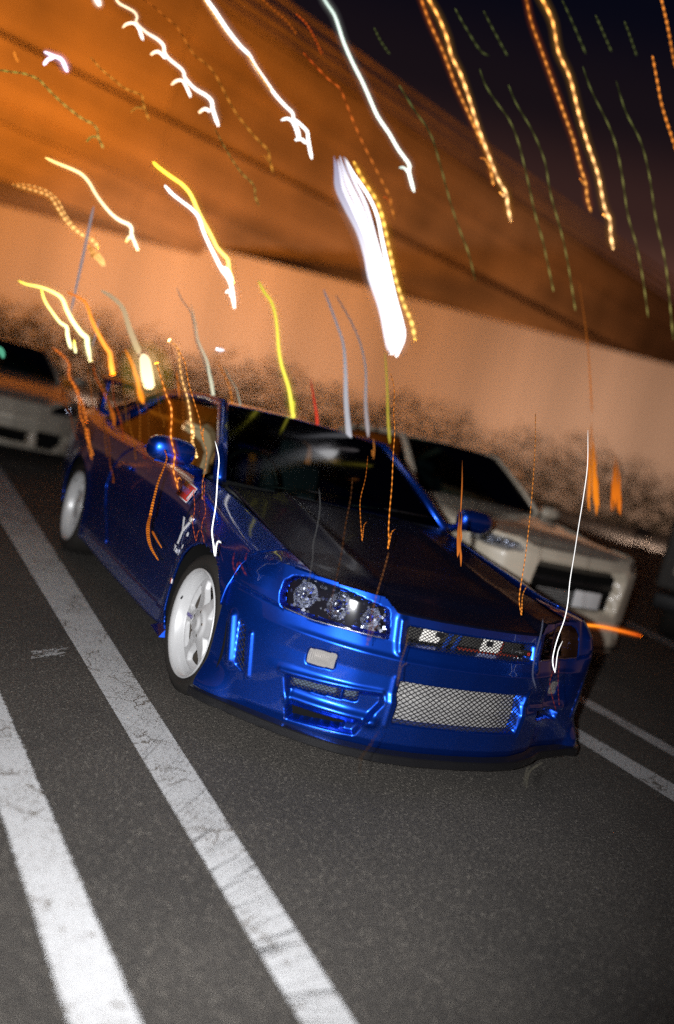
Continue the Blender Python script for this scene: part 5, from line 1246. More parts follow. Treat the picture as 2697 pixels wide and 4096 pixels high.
('long olive dashed light trail to the right of the first amber pair', (0.085, 0.1, 0.03), (0.3, 0.26, 0.07), 0.12, (1, 1), [([(0.461, 1.827, 3.591), (0.536, 1.83, 3.521), (0.655, 1.822, 3.452), (0.752, 1.814, 3.398), (0.854, 1.812, 3.306), (0.989, 1.82, 3.144), (1.138, 1.828, 2.953), (1.249, 1.828, 2.824), (1.325, 1.83, 2.722), (1.448, 1.833, 2.555)], [0.0049, 0.0049, 0.005, 0.005, 0.0051, 0.0052, 0.0053, 0.0053, 0.0054, 0.0055])]),
('long olive dashed light trail left of the second amber pair', (0.085, 0.1, 0.03), (0.3, 0.26, 0.07), 0.12, (1, 1), [([(0.621, 1.729, 3.542), (0.708, 1.729, 3.468), (0.833, 1.721, 3.388), (0.925, 1.717, 3.318), (1.023, 1.716, 3.223), (1.13, 1.726, 3.076), (1.294, 1.727, 2.887), (1.413, 1.731, 2.732), (1.591, 1.739, 2.468)], [0.0049, 0.0049, 0.005, 0.005, 0.0051, 0.0052, 0.0053, 0.0053, 0.0055])]),
('short dim olive dashed light trail right of the second amber pair at the top', (0.085, 0.1, 0.03), (0.085, 0.1, 0.03), 0.12, (1, 1), [([(0.808, 1.687, 4.101), (1.032, 1.841, 4.114), (1.37, 2.061, 4.111)], [0.0049, 0.0051, 0.0055])]),
('long olive dashed light trail right of the second amber pair', (0.085, 0.1, 0.03), (0.3, 0.26, 0.07), 0.12, (1, 1), [([(0.977, 1.549, 3.753), (1.082, 1.545, 3.656), (1.241, 1.529, 3.536), (1.343, 1.52, 3.444), (1.458, 1.52, 3.301), (1.608, 1.524, 3.085), (1.738, 1.515, 2.935), (1.87, 1.511, 2.753), (2.006, 1.509, 2.542)], [0.0049, 0.0049, 0.005, 0.0051, 0.0051, 0.0052, 0.0053, 0.0054, 0.0055])]),
('short dim olive dashed light trail near the top right corner', (0.085, 0.1, 0.03), (0.085, 0.1, 0.03), 0.12, (1, 1), [([(0.991, 1.578, 4.064), (1.202, 1.748, 4.111), (1.512, 1.986, 4.166)], [0.0049, 0.0051, 0.0055])]),
('long olive dashed light trail nearest the right edge', (0.085, 0.1, 0.03), (0.3, 0.26, 0.07), 0.12, (1, 1), [([(1.157, 1.442, 3.723), (1.289, 1.436, 3.589), (1.449, 1.416, 3.467), (1.587, 1.411, 3.307), (1.738, 1.412, 3.092), (1.892, 1.403, 2.895), (2.012, 1.402, 2.709), (2.17, 1.403, 2.441)], [0.0049, 0.005, 0.005, 0.0051, 0.0052, 0.0053, 0.0054, 0.0055])]),
('shortest olive dashed light trail beside the top right corner', (0.085, 0.1, 0.03), (0.085, 0.1, 0.03), 0.12, (1, 1), [([(1.142, 1.491, 4.07), (1.368, 1.674, 4.124), (1.657, 1.904, 4.18)], [0.0049, 0.0051, 0.0055])]),
('faint olive dashed light trail right of the pale green white one at the top', (0.085, 0.1, 0.03), (0.085, 0.1, 0.03), 0.12, (1, 1), [([(-0.108, 2.164, 3.67), (0.067, 2.406, 3.729), (0.27, 2.657, 3.793)], [0.0049, 0.0052, 0.0055])]),
('faint olive dashed light trail falling through the middle of the sky glow', (0.085, 0.1, 0.03), (0.3, 0.26, 0.07), 0.12, (1, 1), [([(0.073, 2.027, 3.383), (0.201, 2.03, 3.301), (0.36, 2.03, 3.208), (0.471, 2.042, 3.093), (0.664, 2.066, 2.869), (0.804, 2.073, 2.723), (0.888, 2.075, 2.638), (0.998, 2.085, 2.497)], [0.0049, 0.005, 0.005, 0.0051, 0.0053, 0.0053, 0.0054, 0.0055])]),
('faint olive light trail in the orange haze left of centre', (0.22, 0.13, 0.03), (0.5, 0.38, 0.08), 0.07, (1, 1), [([(-0.808, 2.473, 2.865), (-0.662, 2.589, 2.796), (-0.523, 2.682, 2.739), (-0.397, 2.748, 2.709), (-0.353, 2.8, 2.661), (-0.295, 2.844, 2.62)], [0.0043, 0.0044, 0.0045, 0.0046, 0.0047, 0.0047])]),
('orange red light trail wriggling down over the rear of the coupe', (1.3, 0.28, 0.03), (1.5, 0.4, 0.05), 0.03, (1, 1), [([(-1.335, 3.067, 1.389), (-1.262, 3.057, 1.353), (-1.216, 3.054, 1.309), (-1.198, 3.066, 1.237), (-1.15, 3.064, 1.183), (-1.108, 3.065, 1.117), (-1.078, 3.062, 1.086), (-1.047, 3.068, 1.015), (-1.023, 3.069, 0.972)], [0.0046, 0.0047, 0.0048, 0.0049, 0.005, 0.0051, 0.0052, 0.0053, 0.0053]), ([(-1.152, 2.936, 1.175), (-1.097, 2.969, 1.016), (-1.053, 2.975, 0.949), (-1.032, 2.981, 0.904), (-1.003, 2.99, 0.842), (-0.955, 3.003, 0.744)], [0.0034, 0.0043, 0.0047, 0.005, 0.0054, 0.0059]), ([(-1.063, 2.854, 0.915), (-1.051, 2.884, 0.942), (-0.999, 2.96, 0.838), (-0.951, 3.005, 0.773)], [0.004, 0.004, 0.0041, 0.0042])]),
('amber light trail ending in a cream stepped blot before the windscreen pillar', (1.2, 0.4, 0.05), (2.6, 1.6, 0.6), 0.035, (1, 1), [([(-0.968, 1.892, 1.583), (-0.927, 1.842, 1.549), (-0.914, 1.801, 1.476), (-0.895, 1.749, 1.392), (-0.87, 1.7, 1.324), (-0.852, 1.656, 1.256), (-0.841, 1.619, 1.193), (-0.831, 1.586, 1.138)], [0.0031, 0.0032, 0.0034, 0.0037, 0.0042, 0.0048, 0.0054, 0.0059]), ([(-0.783, 1.731, 1.128), (-0.79, 1.67, 1.088), (-0.79, 1.592, 1.045), (-0.79, 1.549, 1.023)], [0.0069, 0.0079, 0.0086, 0.0089]), ([(-0.784, 1.737, 1.175), (-0.804, 1.635, 1.137), (-0.824, 1.579, 1.113)], [0.0046, 0.0045, 0.0044])]),
('thin amber light trail beside the stepped blot, with a small hook', (1.2, 0.36, 0.05), (1.2, 0.36, 0.05), 0.03, (1, 1), [([(-1.015, 1.565, 1.54), (-0.98, 1.51, 1.479), (-0.962, 1.459, 1.399), (-0.932, 1.394, 1.31), (-0.903, 1.333, 1.229), (-0.893, 1.298, 1.171), (-0.879, 1.264, 1.125)], [0.0025, 0.0025, 0.0025, 0.0025, 0.0024, 0.0024, 0.0024]), ([(-0.838, 1.422, 1.185), (-0.862, 1.35, 1.156), (-0.879, 1.265, 1.128)], [0.0036, 0.0035, 0.0035]), ([(-0.825, 1.406, 1.115), (-0.811, 1.374, 1.075), (-0.814, 1.331, 0.992), (-0.823, 1.3, 0.922), (-0.818, 1.246, 0.831), (-0.809, 1.223, 0.801), (-0.818, 1.18, 0.714)], [0.0016, 0.0016, 0.0016, 0.0015, 0.0015, 0.0015, 0.0015])]),
('bold orange beaded light trail running down past the door mirror', (1.3, 0.4, 0.06), (1.6, 0.5, 0.09), 0.035, (1, 1), [([(-1.169, 1.352, 1.441), (-1.13, 1.287, 1.344), (-1.111, 1.254, 1.296), (-1.093, 1.227, 1.262), (-1.084, 1.196, 1.199), (-1.081, 1.164, 1.128), (-1.063, 1.127, 1.068), (-1.057, 1.116, 1.051), (-1.059, 1.098, 1.005), (-1.056, 1.083, 0.974), (-1.044, 1.06, 0.94), (-1.031, 1.036, 0.902)], [0.0034, 0.0041, 0.0045, 0.0047, 0.0047, 0.0046, 0.0046, 0.0045, 0.0043, 0.0042, 0.0041, 0.0039]), ([(-0.975, 1.181, 0.934), (-1.004, 1.147, 0.948), (-1.021, 1.099, 0.933), (-1.04, 1.042, 0.916)], [0.0034, 0.0033, 0.0033, 0.0033])]),
('thick orange light trail behind the coupe side window', (1.0, 0.26, 0.02), (1.7, 0.48, 0.03), 0, (1, 1), [([(-0.838, 3.257, 1.5), (-0.765, 3.27, 1.419), (-0.719, 3.283, 1.348), (-0.694, 3.289, 1.314), (-0.651, 3.311, 1.22), (-0.61, 3.319, 1.167)], [0.0049, 0.0091, 0.0111, 0.0119, 0.0126, 0.0127]), ([(-0.696, 3.147, 1.26), (-0.654, 3.234, 1.217), (-0.613, 3.321, 1.171)], [0.0098, 0.01, 0.0102])]),
('grey green light trail ending at the left end of the roof', (0.3, 0.3, 0.22), (0.95, 0.95, 0.7), 0, (1, 1), [([(-0.584, 2.866, 1.882), (-0.55, 2.8, 1.769), (-0.524, 2.743, 1.665), (-0.466, 2.659, 1.553), (-0.443, 2.611, 1.469), (-0.421, 2.563, 1.384), (-0.399, 2.517, 1.303)], [0.0035, 0.0042, 0.0049, 0.0071, 0.0083, 0.0087, 0.0092]), ([(-0.397, 2.71, 1.472), (-0.399, 2.625, 1.403), (-0.407, 2.523, 1.317)], [0.0059, 0.0058, 0.0057])]),
('dim red light trail low over the rear window', (0.5, 0.09, 0.015), (0.9, 0.22, 0.02), 0.03, (1, 1), [([(-1.049, 3.129, 1.346), (-1.017, 3.143, 1.276), (-0.969, 3.148, 1.219), (-0.914, 3.154, 1.153), (-0.867, 3.162, 1.084), (-0.809, 3.178, 0.976)], [0.0047, 0.0052, 0.0056, 0.0062, 0.0066, 0.0074]), ([(-0.93, 3.036, 1.142), (-0.852, 3.125, 1.062), (-0.814, 3.184, 1.004)], [0.0071, 0.0073, 0.0074])]),
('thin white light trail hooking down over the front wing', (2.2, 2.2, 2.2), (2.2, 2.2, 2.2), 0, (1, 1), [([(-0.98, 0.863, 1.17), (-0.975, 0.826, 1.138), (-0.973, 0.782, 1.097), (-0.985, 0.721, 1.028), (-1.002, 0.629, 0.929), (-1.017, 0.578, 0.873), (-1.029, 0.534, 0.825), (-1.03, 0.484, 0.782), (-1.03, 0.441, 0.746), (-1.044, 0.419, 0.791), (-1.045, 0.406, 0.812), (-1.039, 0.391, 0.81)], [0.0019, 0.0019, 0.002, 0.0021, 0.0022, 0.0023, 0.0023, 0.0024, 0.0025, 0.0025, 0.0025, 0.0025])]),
('orange lamp reflection wavering along the door, built as glowing strands', (0.55, 0.13, 0.015), (1.0, 0.28, 0.03), 0.018, (1, 1), [([(-1.053, 1.297, 1.05), (-1.048, 1.246, 1.016), (-1.074, 1.186, 0.958), (-1.099, 1.137, 0.91), (-1.121, 1.076, 0.856), (-1.141, 1.015, 0.804), (-1.153, 0.974, 0.771)], [0.0034, 0.0039, 0.0046, 0.0052, 0.0059, 0.0062, 0.0064]), ([(-1.058, 1.262, 0.723), (-1.079, 1.197, 0.688), (-1.093, 1.11, 0.647), (-1.096, 1.024, 0.616), (-1.09, 0.916, 0.591)], [0.0082, 0.0089, 0.0082, 0.0061, 0.0032]), ([(-1.037, 1.242, 0.656), (-1.056, 1.117, 0.651), (-1.086, 0.921, 0.648)], [0.0055, 0.0043, 0.0025])]),  # reflection of an amber lamp in the door, imitated by glowing tubes
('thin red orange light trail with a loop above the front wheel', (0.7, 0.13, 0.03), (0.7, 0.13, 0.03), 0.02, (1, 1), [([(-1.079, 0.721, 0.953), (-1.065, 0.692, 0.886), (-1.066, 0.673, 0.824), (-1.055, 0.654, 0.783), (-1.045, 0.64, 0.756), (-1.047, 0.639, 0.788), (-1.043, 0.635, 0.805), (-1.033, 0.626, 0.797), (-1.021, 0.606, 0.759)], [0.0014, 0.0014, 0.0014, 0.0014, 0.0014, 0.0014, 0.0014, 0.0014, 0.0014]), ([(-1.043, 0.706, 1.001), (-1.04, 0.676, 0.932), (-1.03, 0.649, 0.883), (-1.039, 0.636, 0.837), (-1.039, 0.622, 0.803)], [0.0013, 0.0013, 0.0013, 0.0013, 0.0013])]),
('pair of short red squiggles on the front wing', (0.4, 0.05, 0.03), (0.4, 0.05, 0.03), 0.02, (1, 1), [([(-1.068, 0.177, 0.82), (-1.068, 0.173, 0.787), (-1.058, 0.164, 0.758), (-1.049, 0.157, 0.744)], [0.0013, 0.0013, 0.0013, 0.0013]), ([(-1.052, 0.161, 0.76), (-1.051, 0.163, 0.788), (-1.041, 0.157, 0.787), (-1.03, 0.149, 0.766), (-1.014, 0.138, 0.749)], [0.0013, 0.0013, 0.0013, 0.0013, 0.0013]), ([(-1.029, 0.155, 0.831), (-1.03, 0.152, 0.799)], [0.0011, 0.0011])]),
('orange light trail running down over the bonnet to a curled end', (0.55, 0.16, 0.02), (1.4, 0.42, 0.05), 0.028, (1, 1), [([(-0.368, 0.568, 1.649), (-0.35, 0.533, 1.584), (-0.346, 0.496, 1.483), (-0.337, 0.465, 1.411), (-0.337, 0.426, 1.302), (-0.334, 0.38, 1.176), (-0.336, 0.349, 1.086), (-0.336, 0.317, 0.998), (-0.332, 0.299, 0.955), (-0.335, 0.288, 0.919)], [0.0019, 0.002, 0.0021, 0.0023, 0.0024, 0.0026, 0.0028, 0.0029, 0.003, 0.003]), ([(-0.237, 0.414, 0.991), (-0.265, 0.393, 0.978), (-0.297, 0.345, 0.949), (-0.332, 0.286, 0.916)], [0.0019, 0.0029, 0.004, 0.0018])]),  # bonnet strands imitate lamps mirrored in the paint, as glowing tubes
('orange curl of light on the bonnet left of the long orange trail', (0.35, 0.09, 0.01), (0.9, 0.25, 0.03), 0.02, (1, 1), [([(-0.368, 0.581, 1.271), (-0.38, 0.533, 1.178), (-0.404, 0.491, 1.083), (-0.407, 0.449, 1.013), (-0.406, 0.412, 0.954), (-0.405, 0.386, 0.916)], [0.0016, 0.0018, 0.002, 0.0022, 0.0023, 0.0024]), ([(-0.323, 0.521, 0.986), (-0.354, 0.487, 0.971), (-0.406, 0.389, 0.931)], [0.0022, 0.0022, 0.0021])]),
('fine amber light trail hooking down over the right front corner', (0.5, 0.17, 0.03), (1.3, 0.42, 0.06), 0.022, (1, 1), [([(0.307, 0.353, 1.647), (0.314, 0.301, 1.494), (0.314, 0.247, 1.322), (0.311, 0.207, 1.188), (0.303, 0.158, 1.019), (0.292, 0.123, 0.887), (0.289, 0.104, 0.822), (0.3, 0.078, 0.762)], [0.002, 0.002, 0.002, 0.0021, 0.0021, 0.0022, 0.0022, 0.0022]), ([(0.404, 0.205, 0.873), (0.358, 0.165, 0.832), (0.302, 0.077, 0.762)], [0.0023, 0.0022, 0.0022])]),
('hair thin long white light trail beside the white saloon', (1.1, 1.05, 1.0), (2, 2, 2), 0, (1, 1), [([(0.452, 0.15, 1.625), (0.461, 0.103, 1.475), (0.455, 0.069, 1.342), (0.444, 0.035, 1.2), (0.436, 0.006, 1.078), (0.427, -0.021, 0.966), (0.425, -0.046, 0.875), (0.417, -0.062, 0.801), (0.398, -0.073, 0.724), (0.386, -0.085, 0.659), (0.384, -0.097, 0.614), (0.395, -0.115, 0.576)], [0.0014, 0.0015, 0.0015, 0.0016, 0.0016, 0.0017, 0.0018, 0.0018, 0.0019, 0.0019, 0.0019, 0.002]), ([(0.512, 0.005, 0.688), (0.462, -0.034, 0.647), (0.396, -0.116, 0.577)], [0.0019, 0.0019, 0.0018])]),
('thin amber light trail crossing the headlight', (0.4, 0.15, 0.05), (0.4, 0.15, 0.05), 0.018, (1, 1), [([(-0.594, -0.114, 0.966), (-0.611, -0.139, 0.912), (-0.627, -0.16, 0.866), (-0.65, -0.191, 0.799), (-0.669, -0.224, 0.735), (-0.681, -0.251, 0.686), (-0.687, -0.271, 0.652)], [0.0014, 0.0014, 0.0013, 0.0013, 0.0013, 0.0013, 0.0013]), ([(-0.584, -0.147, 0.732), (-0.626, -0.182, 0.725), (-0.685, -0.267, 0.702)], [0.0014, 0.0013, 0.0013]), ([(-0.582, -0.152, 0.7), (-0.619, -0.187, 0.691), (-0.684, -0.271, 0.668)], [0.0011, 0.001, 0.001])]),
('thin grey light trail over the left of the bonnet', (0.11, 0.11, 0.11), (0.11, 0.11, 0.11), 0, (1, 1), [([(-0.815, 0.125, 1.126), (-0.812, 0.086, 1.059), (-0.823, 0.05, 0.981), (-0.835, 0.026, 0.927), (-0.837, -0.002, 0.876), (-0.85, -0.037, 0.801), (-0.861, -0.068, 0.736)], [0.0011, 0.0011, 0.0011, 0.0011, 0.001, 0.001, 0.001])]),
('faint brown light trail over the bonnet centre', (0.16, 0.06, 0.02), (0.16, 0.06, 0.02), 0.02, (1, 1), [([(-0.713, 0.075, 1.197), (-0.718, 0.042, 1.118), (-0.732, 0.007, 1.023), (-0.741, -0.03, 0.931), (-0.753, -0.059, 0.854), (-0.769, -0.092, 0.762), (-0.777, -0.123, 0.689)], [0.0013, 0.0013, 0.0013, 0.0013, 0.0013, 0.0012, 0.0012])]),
('grey ribbon of light standing behind the roof', (0.14, 0.14, 0.17), (0.6, 0.6, 0.66), 0, (1, 1), [([(0.069, 2.35, 2.169), (0.109, 2.306, 2.09), (0.163, 2.247, 1.981), (0.216, 2.186, 1.86), (0.247, 2.132, 1.706), (0.272, 2.074, 1.524), (0.307, 2.011, 1.346), (0.329, 1.974, 1.245)], [0.0057, 0.0064, 0.0072, 0.0084, 0.0111, 0.0144, 0.0181, 0.0203])]),
('second narrower grey ribbon of light behind the roof', (0.12, 0.1, 0.1), (0.45, 0.4, 0.42), 0, (1, 1), [([(0.14, 2.307, 2.153), (0.238, 2.21, 2.017), (0.308, 2.135, 1.887), (0.354, 2.07, 1.737), (0.378, 2.005, 1.528), (0.414, 1.936, 1.338)], [0.0046, 0.0055, 0.0063, 0.0076, 0.0112, 0.0146])]),
('dim yellow light trail between the grey ribbon and the white wall', (0.32, 0.26, 0.03), (0.55, 0.45, 0.05), 0, (1, 1), [([(0.417, 1.997, 1.867), (0.463, 1.946, 1.664), (0.499, 1.905, 1.484), (0.535, 1.866, 1.332)], [0.0045, 0.0062, 0.0077, 0.009])]),
('red light trail behind the middle of the roof', (0.35, 0.03, 0.015), (0.8, 0.06, 0.03), 0, (1, 1), [([(0.048, 2.178, 1.598), (0.089, 2.14, 1.474), (0.118, 2.113, 1.388), (0.138, 2.091, 1.299)], [0.0045, 0.0073, 0.0093, 0.0113])]),
('amber blot of light inside the windscreen', (0.16, 0.05, 0.015), (0.5, 0.16, 0.04), 0, (1, 1), [([(0.627, 3.325, 1.36), (0.642, 3.208, 1.192), (0.65, 3.135, 1.087), (0.636, 3.084, 0.993), (0.623, 3.042, 0.914)], [0.0167, 0.0279, 0.0297, 0.0233, 0.0162])]),
('small amber light trail right of the roof', (0.5, 0.17, 0.03), (0.5, 0.17, 0.03), 0, (1, 1), [([(0.288, 1.661, 1.336), (0.303, 1.645, 1.276), (0.308, 1.636, 1.221)], [0.0032, 0.0032, 0.0032]), ([(0.292, 1.651, 1.273), (0.301, 1.642, 1.237)], [0.0032, 0.0032])]),
('left and brighter of two thick orange smears of light over the white saloon', (0.3, 0.08, 0.008), (1.05, 0.28, 0.014), 0, (1, 1), [([(1.949, 1.677, 1.72), (1.934, 1.629, 1.631), (1.917, 1.582, 1.542), (1.905, 1.532, 1.457), (1.888, 1.485, 1.37), (1.875, 1.437, 1.287)], [0.0012, 0.0026, 0.0046, 0.0066, 0.0071, 0.0028]), ([(1.96, 1.674, 1.749), (1.948, 1.623, 1.653), (1.938, 1.572, 1.558), (1.93, 1.519, 1.465), (1.921, 1.467, 1.373), (1.907, 1.417, 1.281)], [0.0012, 0.0026, 0.0046, 0.0066, 0.0071, 0.0028]), ([(1.965, 1.667, 1.715), (1.959, 1.616, 1.643), (1.943, 1.57, 1.57), (1.926, 1.525, 1.498), (1.915, 1.476, 1.429), (1.902, 1.429, 1.36)], [0.0012, 0.0026, 0.0046, 0.0066, 0.0071, 0.0028]), ([(1.986, 1.648, 1.657), (1.974, 1.598, 1.567), (1.963, 1.548, 1.479), (1.956, 1.495, 1.393), (1.946, 1.444, 1.308), (1.932, 1.396, 1.222)], [0.0012, 0.0026, 0.0046, 0.0066, 0.0071, 0.0028]), ([(1.949, 1.684, 1.78), (1.943, 1.631, 1.691), (1.932, 1.58, 1.603), (1.924, 1.528, 1.517), (1.906, 1.482, 1.429), (1.896, 1.431, 1.344)], [0.0012, 0.0026, 0.0046, 0.0066, 0.0071, 0.0028]), ([(1.959, 1.675, 1.755), (1.951, 1.62, 1.641), (1.953, 1.56, 1.531), (1.945, 1.505, 1.42), (1.938, 1.449, 1.31), (1.931, 1.394, 1.203)], [0.0012, 0.0026, 0.0046, 0.0066, 0.0071, 0.0028]), ([(1.974, 1.661, 1.709), (1.96, 1.612, 1.614), (1.958, 1.555, 1.523), (1.948, 1.504, 1.431), (1.942, 1.451, 1.342), (1.929, 1.402, 1.252)], [0.0012, 0.0026, 0.0046, 0.0066, 0.0071, 0.0028]), ([(1.955, 1.668, 1.673), (1.944, 1.617, 1.581), (1.927, 1.569, 1.488), (1.914, 1.52, 1.398), (1.897, 1.473, 1.308), (1.887, 1.422, 1.221)], [0.0012, 0.0026, 0.0046, 0.0066, 0.0071, 0.0028]), ([(1.944, 1.691, 1.815), (1.93, 1.639, 1.696), (1.907, 1.591, 1.575), (1.903, 1.534, 1.462), (1.891, 1.481, 1.348), (1.878, 1.428, 1.235)], [0.0012, 0.0026, 0.0046, 0.0066, 0.0071, 0.0028]), ([(1.995, 1.642, 1.644), (1.987, 1.59, 1.566), (1.968, 1.546, 1.486), (1.961, 1.495, 1.411), (1.946, 1.448, 1.334), (1.938, 1.397, 1.26)], [0.0012, 0.0026, 0.0046, 0.0066, 0.0071, 0.0028]), ([(1.963, 1.661, 1.654), (1.949, 1.615, 1.585), (1.934, 1.569, 1.516), (1.913, 1.526, 1.446), (1.892, 1.484, 1.377), (1.877, 1.438, 1.311)], [0.0012, 0.0026, 0.0046, 0.0066, 0.0071, 0.0028]), ([(1.949, 1.685, 1.792), (1.943, 1.63, 1.685), (1.934, 1.576, 1.579), (1.926, 1.522, 1.474), (1.915, 1.47, 1.37), (1.909, 1.415, 1.269)], [0.0012, 0.0026, 0.0046, 0.0066, 0.0071, 0.0028])]),
('right and shorter of two thick orange smears of light over the white saloon', (0.26, 0.07, 0.01), (0.85, 0.19, 0.01), 0, (1, 1), [([(2.13, 1.561, 1.621), (2.12, 1.512, 1.55), (2.113, 1.461, 1.481), (2.094, 1.417, 1.409), (2.079, 1.371, 1.34), (2.063, 1.327, 1.271)], [0.0012, 0.0026, 0.0046, 0.0066, 0.0071, 0.0028]), ([(2.121, 1.56, 1.568), (2.101, 1.517, 1.505), (2.075, 1.478, 1.44), (2.055, 1.436, 1.377), (2.033, 1.395, 1.315), (2.013, 1.353, 1.255)], [0.0012, 0.0026, 0.0046, 0.0066, 0.0071, 0.0028]), ([(2.119, 1.567, 1.619), (2.102, 1.522, 1.548), (2.076, 1.482, 1.476), (2.06, 1.437, 1.407), (2.048, 1.39, 1.341), (2.025, 1.348, 1.272)], [0.0012, 0.0026, 0.0046, 0.0066, 0.0071, 0.0028]), ([(2.144, 1.546, 1.566), (2.132, 1.499, 1.5), (2.114, 1.455, 1.434), (2.097, 1.411, 1.369), (2.082, 1.366, 1.305), (2.067, 1.321, 1.242)], [0.0012, 0.0026, 0.0046, 0.0066, 0.0071, 0.0028]), ([(2.141, 1.547, 1.554), (2.118, 1.509, 1.512), (2.092, 1.472, 1.469), (2.076, 1.43, 1.43), (2.055, 1.391, 1.391), (2.036, 1.352, 1.352)], [0.0012, 0.0026, 0.0046, 0.0066, 0.0071, 0.0028]), ([(2.133, 1.554, 1.572), (2.106, 1.516, 1.519), (2.087, 1.475, 1.469), (2.066, 1.435, 1.419), (2.035, 1.4, 1.367), (2.016, 1.359, 1.319)], [0.0012, 0.0026, 0.0046, 0.0066, 0.0071, 0.0028]), ([(2.129, 1.556, 1.577), (2.107, 1.517, 1.527), (2.081, 1.48, 1.476), (2.063, 1.438, 1.428), (2.039, 1.399, 1.379), (2.02, 1.358, 1.332)], [0.0012, 0.0026, 0.0046, 0.0066, 0.0071, 0.0028]), ([(2.127, 1.554, 1.55), (2.102, 1.517, 1.508), (2.077, 1.481, 1.467), (2.051, 1.444, 1.426), (2.027, 1.407, 1.386), (2.002, 1.37, 1.346)], [0.0012, 0.0026, 0.0046, 0.0066, 0.0071, 0.0028]), ([(2.131, 1.558, 1.595), (2.119, 1.51, 1.526), (2.098, 1.467, 1.455), (2.089, 1.417, 1.388), (2.069, 1.375, 1.32), (2.053, 1.33, 1.253)], [0.0012, 0.0026, 0.0046, 0.0066, 0.0071, 0.0028]), ([(2.119, 1.568, 1.626), (2.101, 1.525, 1.562), (2.084, 1.481, 1.499), (2.072, 1.434, 1.439), (2.05, 1.393, 1.376), (2.028, 1.352, 1.314)], [0.0012, 0.0026, 0.0046, 0.0066, 0.0071, 0.0028])]),
('straight orange to red streak of light low beside the white saloon', (2.2, 0.65, 0.04), (0.8, 0.06, 0.01), 0, (1, 1), [([(1.823, 1.145, 0.523), (2.082, 1.222, 0.51), (2.385, 1.303, 0.481), (2.636, 1.364, 0.454)], [0.0057, 0.0083, 0.0071, 0.0051])]),
('faint dark red light trail left of the rear wing', (0.2, 0.045, 0.01), (0.2, 0.045, 0.01), 0.03, (1, 1), [([(-1.272, 3.011, 1.232), (-1.232, 3.028, 1.147), (-1.205, 3.044, 1.077), (-1.14, 3.051, 0.996), (-1.099, 3.066, 0.907), (-1.056, 3.073, 0.843)], [0.0034, 0.0035, 0.0035, 0.0035, 0.0035, 0.0036])]),
('faint orange light trail inside the rear side window', (0.2, 0.06, 0.01), (0.2, 0.06, 0.01), 0.03, (1, 1), [([(-1.041, 2.882, 1.262), (-0.996, 2.848, 1.192), (-0.939, 2.809, 1.144), (-0.904, 2.782, 1.081), (-0.862, 2.751, 1.029)], [0.0039, 0.0039, 0.0039, 0.0039, 0.0039])]),
('short orange light trail at the foot of the tan trail', (0.6, 0.16, 0.02), (0.6, 0.16, 0.02), 0, (1, 1), [([(-0.702, 2.475, 1.433), (-0.683, 2.456, 1.367), (-0.661, 2.433, 1.285)], [0.0055, 0.0055, 0.0055])]),
('short amber light trail over the left end of the roof', (0.6, 0.18, 0.03), (1.1, 0.34, 0.04), 0.03, (1, 1), [([(-0.5, 2.373, 1.555), (-0.454, 2.338, 1.489), (-0.405, 2.301, 1.41), (-0.368, 2.264, 1.279)], [0.0033, 0.0039, 0.0046, 0.0055])]),
('grey green light trail over the left end of the roof', (0.12, 0.12, 0.08), (0.45, 0.46, 0.36), 0, (1, 1), [([(-0.462, 2.349, 1.539), (-0.416, 2.314, 1.473), (-0.371, 2.282, 1.419), (-0.347, 2.261, 1.36), (-0.31, 2.231, 1.283)], [0.0033, 0.0033, 0.0034, 0.0043, 0.0055])]),
('faint grey light trail standing over the tan patch of wall', (0.16, 0.16, 0.14), (0.16, 0.16, 0.14), 0, (1, 1), [([(-0.788, 2.583, 1.93), (-0.741, 2.547, 1.858), (-0.683, 2.506, 1.795), (-0.634, 2.461, 1.649), (-0.583, 2.421, 1.558), (-0.537, 2.383, 1.465)], [0.0033, 0.0033, 0.0033, 0.0033, 0.0033, 0.0033])]),
('pale straight streak of light slanting up at the left', (0.3, 0.25, 0.26), (0.3, 0.25, 0.26), 0, (1, 1), [([(-1.26, 3.132, 2.315), (-1.266, 3.093, 1.954), (-1.273, 3.059, 1.626)], [0.008, 0.0091, 0.0069])]),
('short pale streak of light slanting up below the longer one', (0.34, 0.26, 0.27), (0.34, 0.26, 0.27), 0, (1, 1), [([(-1.111, 2.966, 1.634), (-1.115, 2.956, 1.528), (-1.121, 2.95, 1.449)], [0.0034, 0.0044, 0.0034])]),
('mint green blot of light at the left edge', (0.1, 0.42, 0.26), (0.1, 0.42, 0.26), 0, (1, 1), [([(-1.601, 3.442, 1.305), (-1.576, 3.424, 1.278), (-1.56, 3.411, 1.242)], [0.0166, 0.019, 0.0142])]),
('small white sparkle of light above the roof beside the tree', (1.4, 1.5, 1.7), (1.4, 1.5, 1.7), 0, (1, 1), [([(-0.515, 2.39, 1.628), (-0.499, 2.381, 1.627), (-0.474, 2.367, 1.632)], [0.0055, 0.0082, 0.0055])]),
('twin curls of brown light below the front bumper', (0.1, 0.05, 0.02), (0.1, 0.05, 0.02), 0.02, (1, 1), [([(-0.672, -0.448, 0.408), (-0.708, -0.469, 0.37), (-0.745, -0.495, 0.327), (-0.76, -0.527, 0.29)], [0.0011, 0.001, 0.001, 0.001]), ([(-0.681, -0.447, 0.369), (-0.736, -0.487, 0.347), (-0.772, -0.515, 0.332)], [0.001, 0.0009, 0.0009])]),
